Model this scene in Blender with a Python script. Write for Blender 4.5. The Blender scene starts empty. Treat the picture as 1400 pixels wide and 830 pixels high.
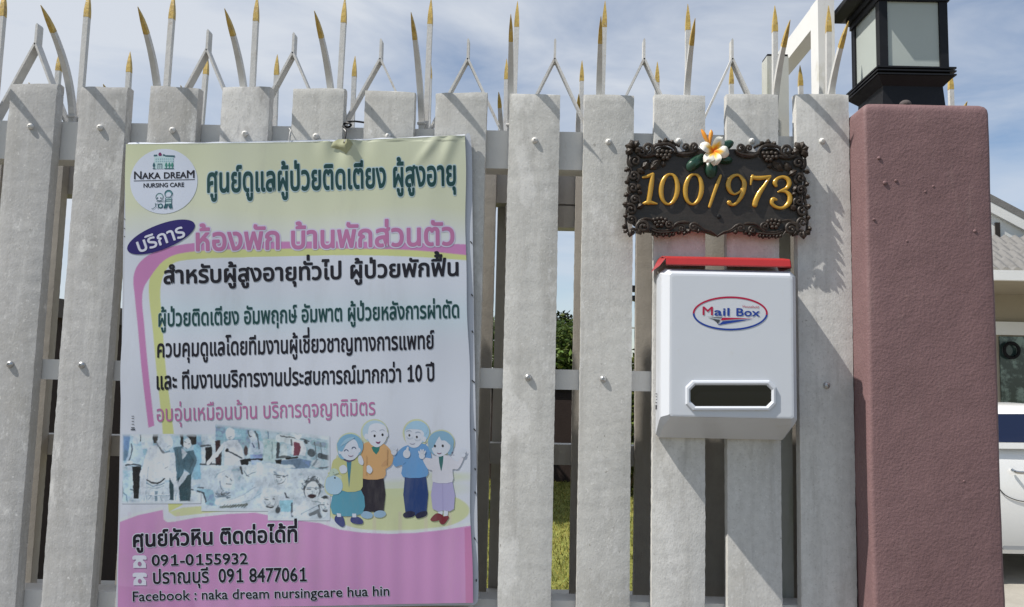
import bpy, bmesh, math, random
import numpy as np
from mathutils import Vector, Matrix, noise
random.seed(7)
rng = np.random.default_rng(7)
SC = bpy.context.scene
COL = SC.collection
R = math.radians

# ------------------------------------------------------------------ camera
F, CX, CY = 1050.0, 740.0, 415.0            # focal length and principal point, photo pixels
PITCH, ROLL = R(5.3), R(1.15)
CAM = Vector((0, -1.52, 1.5))
fw = Vector((0, math.cos(PITCH), math.sin(PITCH)))
r0 = Vector((1, 0, 0)); u0 = r0.cross(fw)
rt = r0 * math.cos(ROLL) + u0 * math.sin(ROLL)
up = -r0 * math.sin(ROLL) + u0 * math.cos(ROLL)
cd = bpy.data.cameras.new('camera'); cam = bpy.data.objects.new('camera', cd); COL.objects.link(cam)
M = Matrix.Identity(4)
for i in range(3):
    M[i][0] = rt[i]; M[i][1] = up[i]; M[i][2] = -fw[i]; M[i][3] = CAM[i]
cam.matrix_world = M
cd.sensor_width = 36; cd.lens = 36 * F / 1400
cd.shift_x = -(CX - 700) / 1400
cd.clip_start = 0.05; cd.clip_end = 2000
SC.camera = cam

# ------------------------------------------------------------------ sky, sun, exposure
SUN = Vector((-2.42, -0.92, 3.5)).normalized()
EL = math.asin(SUN.z); AZ = math.atan2(SUN.x, SUN.y)
w = bpy.data.worlds.new('World'); SC.world = w; w.use_nodes = True
nt = w.node_tree; nt.nodes.clear()
def N(t, **k):
    n = nt.nodes.new(t)
    for a, b in k.items(): setattr(n, a, b)
    return n
L = lambda a, b: nt.links.new(a, b)
sky = N('ShaderNodeTexSky', sky_type='NISHITA', sun_disc=False, sun_elevation=EL, sun_rotation=AZ % (2 * math.pi),
        air_density=1.0, dust_density=.5, ozone_density=2.2)
tc = N('ShaderNodeTexCoord'); mp = N('ShaderNodeMapping'); mp.inputs['Scale'].default_value = (1.0, 1.0, 3.2)
mp.inputs['Rotation'].default_value = (0.15, 0.25, 0.4)
L(tc.outputs['Generated'], mp.inputs[0])
n1 = N('ShaderNodeTexNoise'); n1.inputs['Scale'].default_value = 3.4; n1.inputs['Detail'].default_value = 7; n1.inputs['Roughness'].default_value = .55
n1.inputs['Distortion'].default_value = .5
L(mp.outputs[0], n1.inputs['Vector'])
rp = N('ShaderNodeValToRGB'); rp.color_ramp.elements[0].position = .48; rp.color_ramp.elements[1].position = .94
rp.color_ramp.elements[0].color = (.10, .10, .10, 1); rp.color_ramp.elements[1].color = (.95, .95, .95, 1)
dt = N('ShaderNodeVectorMath', operation='DOT_PRODUCT'); dt.inputs[1].default_value = Vector((-.62, .42, .9))
L(tc.outputs['Generated'], dt.inputs[0])
ma = N('ShaderNodeMath', operation='MULTIPLY_ADD'); ma.inputs[1].default_value = .42; L(dt.outputs['Value'], ma.inputs[0]); L(n1.outputs[0], ma.inputs[2])
L(ma.outputs[0], rp.inputs[0])
mx = N('ShaderNodeMix', data_type='RGBA'); mx.inputs['B'].default_value = (5.5, 5.85, 6.4, 1)
L(rp.outputs[0], mx.inputs['Factor']); L(sky.outputs[0], mx.inputs['A'])
bg = N('ShaderNodeBackground'); bg.inputs['Strength'].default_value = .112
L(mx.outputs['Result'], bg.inputs[0])
wo = N('ShaderNodeOutputWorld'); L(bg.outputs[0], wo.inputs[0])
sd = bpy.data.lights.new('sun', 'SUN'); sd.energy = 5.0; sd.angle = R(.53); sd.color = (1, .95, .87)
so = bpy.data.objects.new('sun', sd); COL.objects.link(so)
so.rotation_euler = (-SUN).to_track_quat('-Z', 'Y').to_euler(); so.location = (-6, -4, 9)
vs = SC.view_settings
vs.view_transform = 'Standard'; vs.look = 'None'; vs.exposure = 0.16; vs.gamma = 1; vs.use_curve_mapping = False

# ------------------------------------------------------------------ helpers
def ray(px, py): return fw + rt * ((px - CX) / F) - up * ((py - CY) / F)
def U(px, py, Y):                            # the point seen at a photo pixel on the vertical plane y = Y
    d = ray(px, py); return CAM + d * ((Y - CAM.y) / d.y)
def lin(*c): return tuple(((x / 255 / 12.92) if x / 255 <= .04045 else ((x / 255 + .055) / 1.055) ** 2.4) for x in c)
WL = {}                                      # world location of every object
def thing(name, label, cat, loc=(0, 0, 0), group=None):
    o = bpy.data.objects.new(name, None); COL.objects.link(o); o.empty_display_size = .05
    o.location = loc; o['label'] = label; o['category'] = cat
    if group: o['group'] = group
    WL[o] = Vector(loc); return o
def tag(o, label, cat, group=None, kind=None):
    if label: o['label'] = label
    if cat: o['category'] = cat
    if group: o['group'] = group
    if kind: o['kind'] = kind
    return o
def finish(name, bm, mats, parent=None, loc=None, smooth=False):
    me = bpy.data.meshes.new(name)
    loc = Vector(loc) if loc is not None else (WL[parent] if parent else Vector((0, 0, 0)))
    bmesh.ops.translate(bm, verts=bm.verts, vec=-loc)
    bmesh.ops.recalc_face_normals(bm, faces=bm.faces)
    if smooth:
        for f in bm.faces: f.smooth = True
        for e in bm.edges:
            if len(e.link_faces) == 2 and e.calc_face_angle(0) > R(42): e.smooth = False
    bm.to_mesh(me); bm.free()
    return link(name, me, mats, parent, loc)
def link(name, me, mats, parent, loc):
    for m in (mats if isinstance(mats, (list, tuple)) else [mats]): me.materials.append(m)
    o = bpy.data.objects.new(name, me); COL.objects.link(o)
    WL[o] = Vector(loc)
    if parent: o.parent = parent; o.location = Vector(loc) - WL[parent]
    else: o.location = loc
    return o
def dup(o, parent, delta):
    c = o.copy(); COL.objects.link(c); c.parent = parent
    WL[c] = WL[o] + delta; c.location = WL[c] - (WL[parent] if parent else Vector((0, 0, 0)))
    for ch in o.children:
        if ch is not c: dup(ch, c, delta)
    return c
def box(bm, a, b, mat=0):
    x0, x1 = sorted((a[0], b[0])); y0, y1 = sorted((a[1], b[1])); z0, z1 = sorted((a[2], b[2]))
    v = [bm.verts.new(p) for p in ((x0, y0, z0), (x1, y0, z0), (x1, y1, z0), (x0, y1, z0), (x0, y0, z1), (x1, y0, z1), (x1, y1, z1), (x0, y1, z1))]
    for q in ((0, 1, 5, 4), (1, 2, 6, 5), (2, 3, 7, 6), (3, 0, 4, 7), (4, 5, 6, 7), (3, 2, 1, 0)):
        f = bm.faces.new([v[i] for i in q]); f.material_index = mat
    return v
def bevelled(bm, w=.002, seg=2):
    bmesh.ops.bevel(bm, geom=[e for e in bm.edges if len(e.link_faces) == 2 and e.calc_face_angle(0) > R(30)], offset=w, segments=seg, affect='EDGES', profile=.6)
def prism(bm, pts, d, mat=0):                # polygon of Vectors extruded by vector d
    d = Vector(d)
    a = [bm.verts.new(p) for p in pts]; b = [bm.verts.new(Vector(p) + d) for p in pts]
    n = len(pts)
    fs = [bm.faces.new(a), bm.faces.new(b[::-1])] + [bm.faces.new((a[i], b[i], b[(i + 1) % n], a[(i + 1) % n])) for i in range(n)]
    for f in fs: f.material_index = mat
def catmull(P, k=6, closed=False):
    P = [Vector(p) for p in P]; out = []; n = len(P)
    for i in range(n if closed else n - 1):
        g = lambda j: P[j % n] if closed else P[max(0, min(n - 1, j))]
        a, b, c, d = g(i - 1), g(i), g(i + 1), g(i + 2)
        for s in range(k):
            t = s / k
            out.append(.5 * (2 * b + (c - a) * t + (2 * a - 5 * b + 4 * c - d) * t * t + (3 * b - a - 3 * c + d) * t ** 3))
    if not closed: out.append(P[-1])
    return out
def tube(bm, P, rad, seg=8, closed=False, flat=None, caps=True, square=False, mat=0):
    """sweep along P; rad = number or list; flat = (axis, factor): squash the section along that world axis"""
    P = [Vector(p) for p in P]; n = len(P)
    rr = rad if isinstance(rad, (list, tuple)) else [rad] * n
    rings = []; ref = None
    for i in range(n):
        if closed: t = P[(i + 1) % n] - P[i - 1]
        else: t = P[min(n - 1, i + 1)] - P[max(0, i - 1)]
        t = t.normalized() if t.length > 1e-9 else Vector((0, 0, 1))
        if ref is None: ref = Vector((0, 1, 0)) if abs(t.y) < .9 else Vector((1, 0, 0))
        a = (ref - t * ref.dot(t)); a = a.normalized() if a.length > 1e-6 else t.orthogonal().normalized()
        b = t.cross(a); ref = a
        ring = []
        for s in range(seg):
            an = 2 * math.pi * (s + (.5 if square else 0)) / seg
            v = (a * math.cos(an) + b * math.sin(an)) * rr[i]
            if flat: v[flat[0]] *= flat[1]
            ring.append(bm.verts.new(P[i] + v))
        rings.append(ring)
    for i in range(n if closed else n - 1):
        A, B = rings[i], rings[(i + 1) % n]
        for s in range(seg):
            f = bm.faces.new((A[s], A[(s + 1) % seg], B[(s + 1) % seg], B[s])); f.material_index = mat
    if caps and not closed:
        for r_ in (rings[0], rings[-1][::-1]):
            f = bm.faces.new(r_); f.material_index = mat
def ball(bm, c, r, seg=8, squash=(1, 1, 1), mat=0):
    res = bmesh.ops.create_uvsphere(bm, u_segments=seg, v_segments=max(4, seg * 3 // 4), radius=r)
    for v in res['verts']:
        v.co = Vector((v.co.x * squash[0], v.co.y * squash[1], v.co.z * squash[2])) + Vector(c)
        for f in v.link_faces: f.material_index = mat
def lathe(bm, prof, c, axis='y', seg=14, mat=0):   # prof: (radius, distance along axis)
    c = Vector(c); rings = []
    for r, d in prof:
        ring = []
        for s in range(seg):
            a = 2 * math.pi * s / seg; p = (math.cos(a) * r, math.sin(a) * r)
            o = {'y': Vector((p[0], d, p[1])), 'z': Vector((p[0], p[1], d)), 'x': Vector((d, p[0], p[1]))}[axis]
            ring.append(bm.verts.new(c + o))
        rings.append(ring)
    for A, B in zip(rings, rings[1:]):
        for s in range(seg):
            f = bm.faces.new((A[s], A[(s + 1) % seg], B[(s + 1) % seg], B[s])); f.material_index = mat
    for r_ in (rings[0], rings[-1]):
        f = bm.faces.new(r_); f.material_index = mat
# -------- materials
def mat(name, col, rough=.6, spec=.4, metal=0, var=0, vscale=20, bump=0, bscale=80, dirt_or_reflection=None, dirt_amt=.5, dscale=6, dstretch=1,
        attr=None, rand=0, thr=(.5, .72), bump2=0, b2scale=8, trans=0, bdetail=6, coat=0, bst=1):
    m = bpy.data.materials.new(name); m.use_nodes = True
    t = m.node_tree; b = t.nodes['Principled BSDF']
    b.inputs['Roughness'].default_value = rough; b.inputs['Metallic'].default_value = metal
    b.inputs['Specular IOR Level'].default_value = spec
    if coat: b.inputs['Coat Weight'].default_value = coat; b.inputs['Coat Roughness'].default_value = .08
    def nn(ty, **k):
        n = t.nodes.new(ty)
        for a, v in k.items(): setattr(n, a, v)
        return n
    geo = nn('ShaderNodeNewGeometry'); oi = nn('ShaderNodeObjectInfo')
    pos = nn('ShaderNodeVectorMath', operation='ADD')
    t.links.new(geo.outputs['Position'], pos.inputs[0])
    sc_ = nn('ShaderNodeVectorMath', operation='SCALE'); sc_.inputs[0].default_value = (3.1, 5.7, 9.3); t.links.new(oi.outputs['Random'], sc_.inputs['Scale'])
    t.links.new(sc_.outputs[0], pos.inputs[1])
    P = pos.outputs[0]
    if attr:
        at = nn('ShaderNodeAttribute', attribute_name=attr); cur = at.outputs['Color']
    else:
        rgb = nn('ShaderNodeRGB'); rgb.outputs[0].default_value = (*col, 1); cur = rgb.outputs[0]
    if var:
        no = nn('ShaderNodeTexNoise'); no.inputs['Scale'].default_value = vscale; no.inputs['Detail'].default_value = 8; no.inputs['Roughness'].default_value = .65
        t.links.new(P, no.inputs['Vector'])
        mr = nn('ShaderNodeMapRange'); mr.inputs[1].default_value = .25; mr.inputs[2].default_value = .75; mr.inputs[3].default_value = 1 - var; mr.inputs[4].default_value = 1 + var
        t.links.new(no.outputs[0], mr.inputs[0])
        mu = nn('ShaderNodeVectorMath', operation='SCALE'); t.links.new(cur, mu.inputs[0]); t.links.new(mr.outputs[0], mu.inputs['Scale']); cur = mu.outputs[0]
    if rand:
        mr = nn('ShaderNodeMapRange'); mr.inputs[3].default_value = 1 - rand; mr.inputs[4].default_value = 1 + rand
        t.links.new(oi.outputs['Random'], mr.inputs[0])
        mu = nn('ShaderNodeVectorMath', operation='SCALE'); t.links.new(cur, mu.inputs[0]); t.links.new(mr.outputs[0], mu.inputs['Scale']); cur = mu.outputs[0]
    if dirt_or_reflection:
        for d in (dirt_or_reflection if isinstance(dirt_or_reflection, list) else [dict(c=dirt_or_reflection, amt=dirt_amt, s=dscale, st=dstretch, thr=thr)]):
            mpn = nn('ShaderNodeMapping'); mpn.inputs['Scale'].default_value = (1, 1, 1 / d.get('st', 1)); t.links.new(P, mpn.inputs[0])
            no = nn('ShaderNodeTexNoise'); no.inputs['Scale'].default_value = d['s']; no.inputs['Detail'].default_value = 9; no.inputs['Roughness'].default_value = d.get('r', .68)
            t.links.new(mpn.outputs[0], no.inputs['Vector'])
            mr = nn('ShaderNodeMapRange'); mr.inputs[1].default_value = d['thr'][0]; mr.inputs[2].default_value = d['thr'][1]; mr.inputs[4].default_value = d['amt']
            t.links.new(no.outputs[0], mr.inputs[0])
            mi = nn('ShaderNodeMix', data_type='RGBA'); mi.inputs['B'].default_value = (*d['c'], 1)
            t.links.new(mr.outputs[0], mi.inputs['Factor']); t.links.new(cur, mi.inputs['A']); cur = mi.outputs['Result']
    t.links.new(cur, b.inputs['Base Color'])
    if bump:
        no = nn('ShaderNodeTexNoise'); no.inputs['Scale'].default_value = bscale; no.inputs['Detail'].default_value = bdetail; no.inputs['Roughness'].default_value = .6
        bm_ = nn('ShaderNodeMapping'); bm_.inputs['Scale'].default_value = (1, 1, 1 / bst); t.links.new(P, bm_.inputs[0]); t.links.new(bm_.outputs[0], no.inputs['Vector'])
        bp = nn('ShaderNodeBump'); bp.inputs['Strength'].default_value = 1; bp.inputs['Distance'].default_value = bump
        t.links.new(no.outputs[0], bp.inputs['Height']); last = bp
        if bump2:
            n2 = nn('ShaderNodeTexNoise'); n2.inputs['Scale'].default_value = b2scale; n2.inputs['Detail'].default_value = 3
            t.links.new(P, n2.inputs['Vector'])
            b2 = nn('ShaderNodeBump'); b2.inputs['Distance'].default_value = bump2; t.links.new(n2.outputs[0], b2.inputs['Height'])
            t.links.new(bp.outputs[0], b2.inputs['Normal']); last = b2
        t.links.new(last.outputs[0], b.inputs['Normal'])
    if trans:
        tr = nn('ShaderNodeBsdfTranslucent'); t.links.new(cur, tr.inputs[0])
        ms = nn('ShaderNodeMixShader'); ms.inputs[0].default_value = trans
        t.links.new(b.outputs[0], ms.inputs[1]); t.links.new(tr.outputs[0], ms.inputs[2])
        t.links.new(ms.outputs[0], t.nodes['Material Output'].inputs['Surface'])
    return m
def concrete(name, k, wm):
    return mat(name, (.55 * k, .546 * k, .55 * k * wm), .85, .25, var=.11, vscale=75, bump=.0005, bscale=300, bst=1.6, bump2=.0009, b2scale=24, rand=.06,
           dirt_or_reflection=[dict(c=(.37 * k, .362 * k, .345 * k), amt=.75, s=34, st=14, thr=(.5, .76)), dict(c=(.68, .68, .67), amt=.6, s=36, st=15, thr=(.56, .78)),
                 dict(c=(.34, .326, .295), amt=.8, s=7, st=3.0, thr=(.52, .76)), dict(c=(.68, .678, .67), amt=.8, s=30, st=1.8, thr=(.56, .68), r=.8),
                 dict(c=(.70, .695, .68), amt=.6, s=9, st=2.2, thr=(.585, .625), r=.6), dict(c=(.22, .205, .18), amt=.85, s=100, st=1.3, thr=(.65, .72)), dict(c=(.74, .735, .72), amt=.8, s=150, st=1.1, thr=(.60, .70)),
                 dict(c=(.30, .288, .265), amt=.4, s=240, thr=(.54, .68)), dict(c=(.24, .205, .16), amt=.5, s=4, st=5, thr=(.62, .78))])
CONCS = [concrete('weathered_grey_plank_paint', .88, .985), concrete('weathered_white_plank_paint', 1.0, .955), concrete('brighter_white_plank_paint', 1.07, .965)]
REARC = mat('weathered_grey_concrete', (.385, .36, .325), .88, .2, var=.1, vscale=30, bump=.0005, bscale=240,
            dirt_or_reflection=[dict(c=(.24, .21, .18), amt=.75, s=8, st=5, thr=(.45, .75))])
STEEL = mat('white_painted_steel', (.60, .595, .585), .5, .4, var=.04, vscale=30, bump=.0003, bscale=150, dirt_or_reflection=[dict(c=(.33, .28, .22), amt=.6, s=14, st=2, thr=(.6, .8))])
REARST = mat('grey_white_rear_steel', (.46, .44, .41), .55, .4, var=.05, vscale=30, bump=.0003, bscale=150, dirt_or_reflection=[dict(c=(.28, .24, .2), amt=.6, s=12, thr=(.55, .8))])
SPIKE = mat('white_spike_paint', (.56, .555, .545), .55, .35, var=.1, vscale=60, bump=.0005, bscale=200, dirt_or_reflection=[dict(c=(.34, .26, .18), amt=.75, s=45, st=2, thr=(.6, .72)), dict(c=(.42, .41, .38), amt=.6, s=20, thr=(.5, .75))])
GOLDT = mat('worn_gold_paint', (.50, .35, .095), .5, .4, metal=.1, var=.3, vscale=70, bump=.0008, bscale=160, dirt_or_reflection=[dict(c=(.20, .11, .05), amt=.85, s=75, thr=(.54, .7)), dict(c=(.5, .47, .4), amt=.7, s=110, thr=(.58, .68))])
SCREW = mat('galvanised_screw', (.5, .5, .5), .35, .5, metal=.8, var=.15, vscale=200)
CAPW = mat('painted_screw', (.66, .65, .63), .45, .4, var=.1, vscale=200)
PILL = mat('mauve_stucco_paint', (.202, .121, .124), .6, .3, var=.09, vscale=14, bump=.0013, bscale=190, bump2=.0024, b2scale=16, bdetail=4,
           dirt_or_reflection=[dict(c=(.30, .20, .185), amt=.4, s=95, thr=(.58, .72)), dict(c=(.135, .078, .08), amt=.6, s=4, st=2.5, thr=(.46, .75)), dict(c=(.26, .185, .175), amt=.5, s=38, st=9, thr=(.58, .75)), dict(c=(.12, .08, .078), amt=.5, s=60, st=1, thr=(.66, .74))])
BLACK = mat('black_powder_coat', (.010, .010, .012), .5, .28, var=.3, vscale=40, bump=.0002, bscale=300)
FROST = mat('frosted_glass', (.56, .61, .58), .35, .5, var=.03, vscale=8, trans=.25)
BOXW = mat('white_mailbox_plastic', (.60, .63, .685), .32, .45, var=.012, vscale=12, dirt_or_reflection=[dict(c=(.5, .48, .44), amt=.35, s=30, thr=(.62, .78))], bump=.0002, bscale=30)
RED = mat('red_plastic', (.38, .024, .024), .35, .5, var=.06, vscale=30)
SLOT = mat('black_slot_window', (.006, .006, .009), .15, .5)
WOODD = mat('dark_stained_carving', (.030, .022, .0165), .5, .35, var=.35, vscale=60, bump=.0009, bscale=130, dirt_or_reflection=[dict(c=(.075, .06, .048), amt=.75, s=60, thr=(.52, .72))])
BOARD = mat('dark_stained_board', (.026, .021, .0175), .5, .5, var=.3, vscale=50, bump=.0006, bscale=90, dirt_or_reflection=[dict(c=(.042, .034, .028), amt=.8, s=30, st=.25, thr=(.45, .7))])
GOLD = mat('golden_number_paint', (.54, .30, .03), .3, .6, metal=.35, var=.08, vscale=60, bump=.0004, bscale=120, coat=.4)
PETAL = mat('frangipani_petal', (1, 1, 1), .45, .4, attr='Col')
LEAFP = mat('painted_green_leaf', (.012, .05, .03), .35, .5, var=.2, vscale=80)
PRINT = mat('printed_vinyl', (1, 1, 1), .42, .42, attr='Col', dirt_or_reflection=[dict(c=(.30, .29, .28), amt=.30, s=14, st=4, thr=(.52, .8)), dict(c=(.12, .11, .1), amt=.6, s=150, thr=(.72, .8))])
VINYL = mat('white_vinyl_hem', (.50, .53, .60), .42, .4, var=.03, dirt_or_reflection=[dict(c=(.25, .23, .22), amt=.5, s=60, thr=(.64, .76))])
INKS = {}
def ink(name, c):
    if name not in INKS: INKS[name] = mat('ink_' + name, c, .5, .22)
    return INKS[name]
# ------------------------------------------------------------------ setting
bm = bmesh.new()
vv = [bm.verts.new(p) for p in ((-400, -60, 0), (400, -60, 0), (400, 900, 0), (-400, 900, 0))]; bm.faces.new(vv)
GRASSM = mat('lawn', (.24, .245, .065), .9, .1, var=.35, vscale=9, bump=.03, bscale=40, dirt_or_reflection=[dict(c=(.12, .14, .035), amt=.8, s=3, thr=(.45, .65)), dict(c=(.30, .25, .10), amt=.6, s=22, thr=(.55, .7))])
tag(finish('ground', bm, GRASSM), 'yellow green lawn behind the white fence', None, kind='structure')
CONCG = mat('concrete_paving', (.36, .34, .30), .85, .2, var=.12, vscale=6, bump=.002, bscale=60, dirt_or_reflection=[dict(c=(.24, .22, .19), amt=.6, s=2, thr=(.5, .75))])
bm = bmesh.new(); vv = [bm.verts.new(p) for p in ((-30, -12, .01), (30, -12, .01), (30, .42, .01), (-30, .42, .01))]; bm.faces.new(vv)
tag(finish('pavement', bm, mat('worn_road_surface', (.17, .15, .125), .9, .2, var=.2, vscale=6, bump=.003, bscale=60)), 'worn brownish grey paving in front of the fence', None, kind='structure')
bm = bmesh.new(); vv = [bm.verts.new(p) for p in ((1.3, .42, .01), (30, .42, .01), (30, 13, .01), (1.9, 13, .01))]; bm.faces.new(vv)
tag(finish('driveway', bm, CONCG), 'pale concrete driveway under the white car', None, kind='structure')
# ------------------------------------------------------------------ background
BROWN = mat('dark_brown_wall_paint', (.045, .032, .029), .8, .2, var=.12, vscale=5, bump=.002, bscale=40)
BROWNC = mat('brown_grey_coping', (.105, .088, .08), .8, .2, var=.12, vscale=8)
t = thing('boundary_wall', 'long dark brown boundary wall with paler coping behind the left pickets', 'wall', (-2.56, 5, 0))
bm = bmesh.new(); box(bm, (-2.65, .5, 0), (-2.47, 9.4, 1.74)); finish('wall_panel', bm, BROWN, t)
bm = bmesh.new(); box(bm, (-2.7, .5, 1.74), (-2.43, 9.4, 1.835)); bevelled(bm, .008); finish('coping', bm, BROWNC, t)
t = thing('back_wall', 'low dark brown wall at the far end of the lawn under the trees', 'wall', (-1.5, 9.6, 0))
bm = bmesh.new(); box(bm, (-2.7, 9.5, 0), (.75, 9.68, 1.3)); finish('wall_panel', bm, BROWN, t)
bm = bmesh.new(); box(bm, (-2.7, 9.46, 1.3), (.78, 9.72, 1.38)); bevelled(bm, .008); finish('coping', bm, BROWNC, t)
BARK = mat('bark', (.09, .065, .045), .9, .2, var=.3, vscale=15, bump=.01, bscale=30)
def leafmat(n, c): return mat(n, c, .55, .3, attr='Col', var=.15, vscale=3, trans=.22)
LEAF = leafmat('foliage', (1, 1, 1))
def leaves(name, parent, lobes, n, size, base, loc, narrow=.5):
    V, Fc, C = [], [], []
    tot = sum(l[3] ** 2 for l in lobes)
    for (x, y, z, r_) in lobes:
        k = int(n * r_ * r_ / tot)
        cl = [(Vector((random.gauss(0, 1), random.gauss(0, 1), random.gauss(0, 1))).normalized() * r_ * random.uniform(.55, 1), random.uniform(.6, 1.5)) for _ in range(max(4, k // 28))]
        for _ in range(k):
            c, br = random.choice(cl)
            p = Vector((x, y, z)) + Vector((c.x, c.y, c.z * .85)) + Vector((random.gauss(0, .17), random.gauss(0, .17), random.gauss(0, .14))) * r_
            if p.z < .03: continue
            d = Vector((random.gauss(0, 1), random.gauss(0, 1), random.gauss(-.3, .6))).normalized()
            s = d.cross(Vector((random.gauss(0, 1), random.gauss(0, 1), random.gauss(0, 1)))).normalized()
            l = size * random.uniform(.6, 1.3); wd = l * narrow
            i = len(V); nrm = d.cross(s) * l * .12
            V += [p, p + d * l * .5 + s * wd * .5 + nrm, p + d * l, p + d * l * .5 - s * wd * .5 + nrm]; Fc.append((i, i + 1, i + 2, i + 3))
            g = br * random.uniform(.8, 1.2); C += [(base[0] * g * random.uniform(.85, 1.25), base[1] * g, base[2] * g, 1)] * 4
    me = bpy.data.meshes.new(name)
    loc = Vector(loc); me.from_pydata([v - loc for v in V], [], Fc)
    a = me.color_attributes.new('Col', 'FLOAT_COLOR', 'POINT'); a.data.foreach_set('color', np.array(C, dtype=np.float32).ravel())
    return link(name, me, LEAF, parent, loc)
def tree(label, x, y, h, lobes, n, size, base, cat='tree', group='trees beyond the lawn', name='leafy_tree'):
    t = thing(name, label, cat, (x, y, 0), group)
    bm = bmesh.new(); fork = h * .42
    tube(bm, [(x, y, -.1), (x + .05 * h * .2, y, fork * .5), (x, y, fork)], [.045 * h * .6, .036 * h * .6, .028 * h * .6], 9)
    for (lx, ly, lz, lr) in lobes:
        m_ = Vector((x * .5 + lx * .5 + random.uniform(-.1, .1), y * .5 + ly * .5, (fork + lz) * .5 - .1))
        tube(bm, catmull([(x, y, fork * .95), m_, (lx, ly, lz)], 4), [.02 * h * (1 - .19 * i / 2) * .6 for i in range(9)], 6)
    finish('trunk', bm, BARK, t, smooth=True)
    leaves('crown', t, lobes, n, size, base, (x, y, h * .6))
    return t
def lob(px, py, Y, r_): p = U(px, py, Y); return (p.x, p.y, p.z, r_)
tree('tree with a dense green crown rising over the low brown wall', .35, 12.2, 2.9,
     [lob(762, 475, 12.2, .55), lob(800, 480, 12.4, .6), lob(740, 490, 12.0, .6), lob(775, 492, 12.0, .5), lob(700, 470, 12.6, .7)], 9000, .11, (.07, .11, .02))
tree('taller dark thin crowned tree just behind the green one', .8, 15.2, 3.8,
     [lob(768, 446, 15, .33), lob(788, 462, 15, .3), lob(752, 452, 15, .35), lob(806, 452, 15.4, .5), lob(720, 450, 15.4, .5)], 2600, .11, (.022, .034, .012))
tree('round garden tree on the lawn hidden mostly behind the banner', -1.4, 7.3, 3.0,
     [(-1.5, 6.5, 2.2, .55), (-1.1, 6.9, 2.1, .5), (-1.8, 6.7, 2.0, .5), (-1.35, 7.3, 2.3, .55), (-1.1, 8.0, 2.0, .5), (-1.4, 8.5, 2.1, .5)], 9000, .13, (.05, .08, .02))
for (px, py, Y, r_, lb) in ((862, 560, 8.4, .55, 'leafy green bush behind the picket left of the white mailbox'), (905, 585, 8.9, .6, 'green bush mostly hidden behind the mailbox')):
    p = U(px, py, Y)
    tt = thing('garden_shrub', lb, 'bush', (p.x, p.y, 0), 'shrubs along the back of the lawn')
    bm = bmesh.new()
    for k in range(5):
        q = p + Vector((random.uniform(-.4, .4), random.uniform(-.3, .3), random.uniform(-.2, .3)))
        tube(bm, catmull([(p.x + random.uniform(-.08, .08), p.y, 0), (p.x * .6 + q.x * .4, q.y, .4), q], 4), [.018 - .0016 * i for i in range(9)], 6)
    finish('stem', bm, BARK, tt, smooth=True)
    leaves('foliage', tt, [(p.x, p.y, p.z, r_), (p.x + .15, p.y, p.z - .45, r_), (p.x - .2, p.y, p.z - .3, r_ * .8), (p.x, p.y, p.z + .5, r_ * .7)], 4200, .10, (.085, .11, .02), (p.x, p.y, p.z))
# utility pole with a black junction box, seen between two pickets
POLE = mat('pale_grey_pole', (.42, .43, .44), .7, .3, var=.1)
pp = U(869, 430, 26)
t = thing('utility_pole', 'thin far utility pole with a black box and crossarm left of the mailbox', 'pole', (pp.x, 26, 0))
bm = bmesh.new(); tube(bm, [(pp.x, 26, 0), (pp.x, 26, 6.2)], [.05, .035], 10); finish('pole_shaft', bm, POLE, t, smooth=True)
bm = bmesh.new(); a = U(858, 390, 25.9); b = U(884, 399, 25.9); box(bm, a, b + Vector((0, .25, 0))); prism(bm, [U(858, 404, 25.9), U(884, 404, 25.9), U(884, 418, 25.9), U(872, 413, 25.9), U(858, 408, 25.9)], (0, .25, 0)); finish('black_box', bm, BLACK, t)
bm = bmesh.new(); a = U(856, 447, 25.9); b = U(886, 450, 25.9); box(bm, a, b + Vector((0, .06, 0))); finish('crossarm', bm, POLE, t)
# grass blades close enough to be seen
def blades():
    V, Fc, C = [], [], []
    for _ in range(26000):
        y = .6 + 10.2 * random.random() ** 1.3
        x = random.uniform(-.35, .42) * (y + 1.5) * .5 + .35
        h = random.uniform(.02, .055); a = random.uniform(0, 6.28); wd = .003 + y * .0006
        dx, dy = math.cos(a) * wd, math.sin(a) * wd; lx, ly = random.gauss(0, .018), random.gauss(0, .018)
        i = len(V); V += [(x - dx, y - dy, 0), (x + dx, y + dy, 0), (x + lx, y + ly, h)]; Fc.append((i, i + 1, i + 2))
        g = random.uniform(.6, 1.35); C += [(.245 * g * random.uniform(.8, 1.25), .245 * g, .06 * g, 1)] * 3
    me = bpy.data.meshes.new('grass'); me.from_pydata(V, [], Fc)
    a = me.color_attributes.new('Col', 'FLOAT_COLOR', 'POINT'); a.data.foreach_set('color', np.array(C, dtype=np.float32).ravel())
    o = link('grass', me, LEAF, None, (0, 0, 0)); tag(o, 'short yellow green grass of the lawn between the pickets', 'grass', kind='stuff')
blades()

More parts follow.
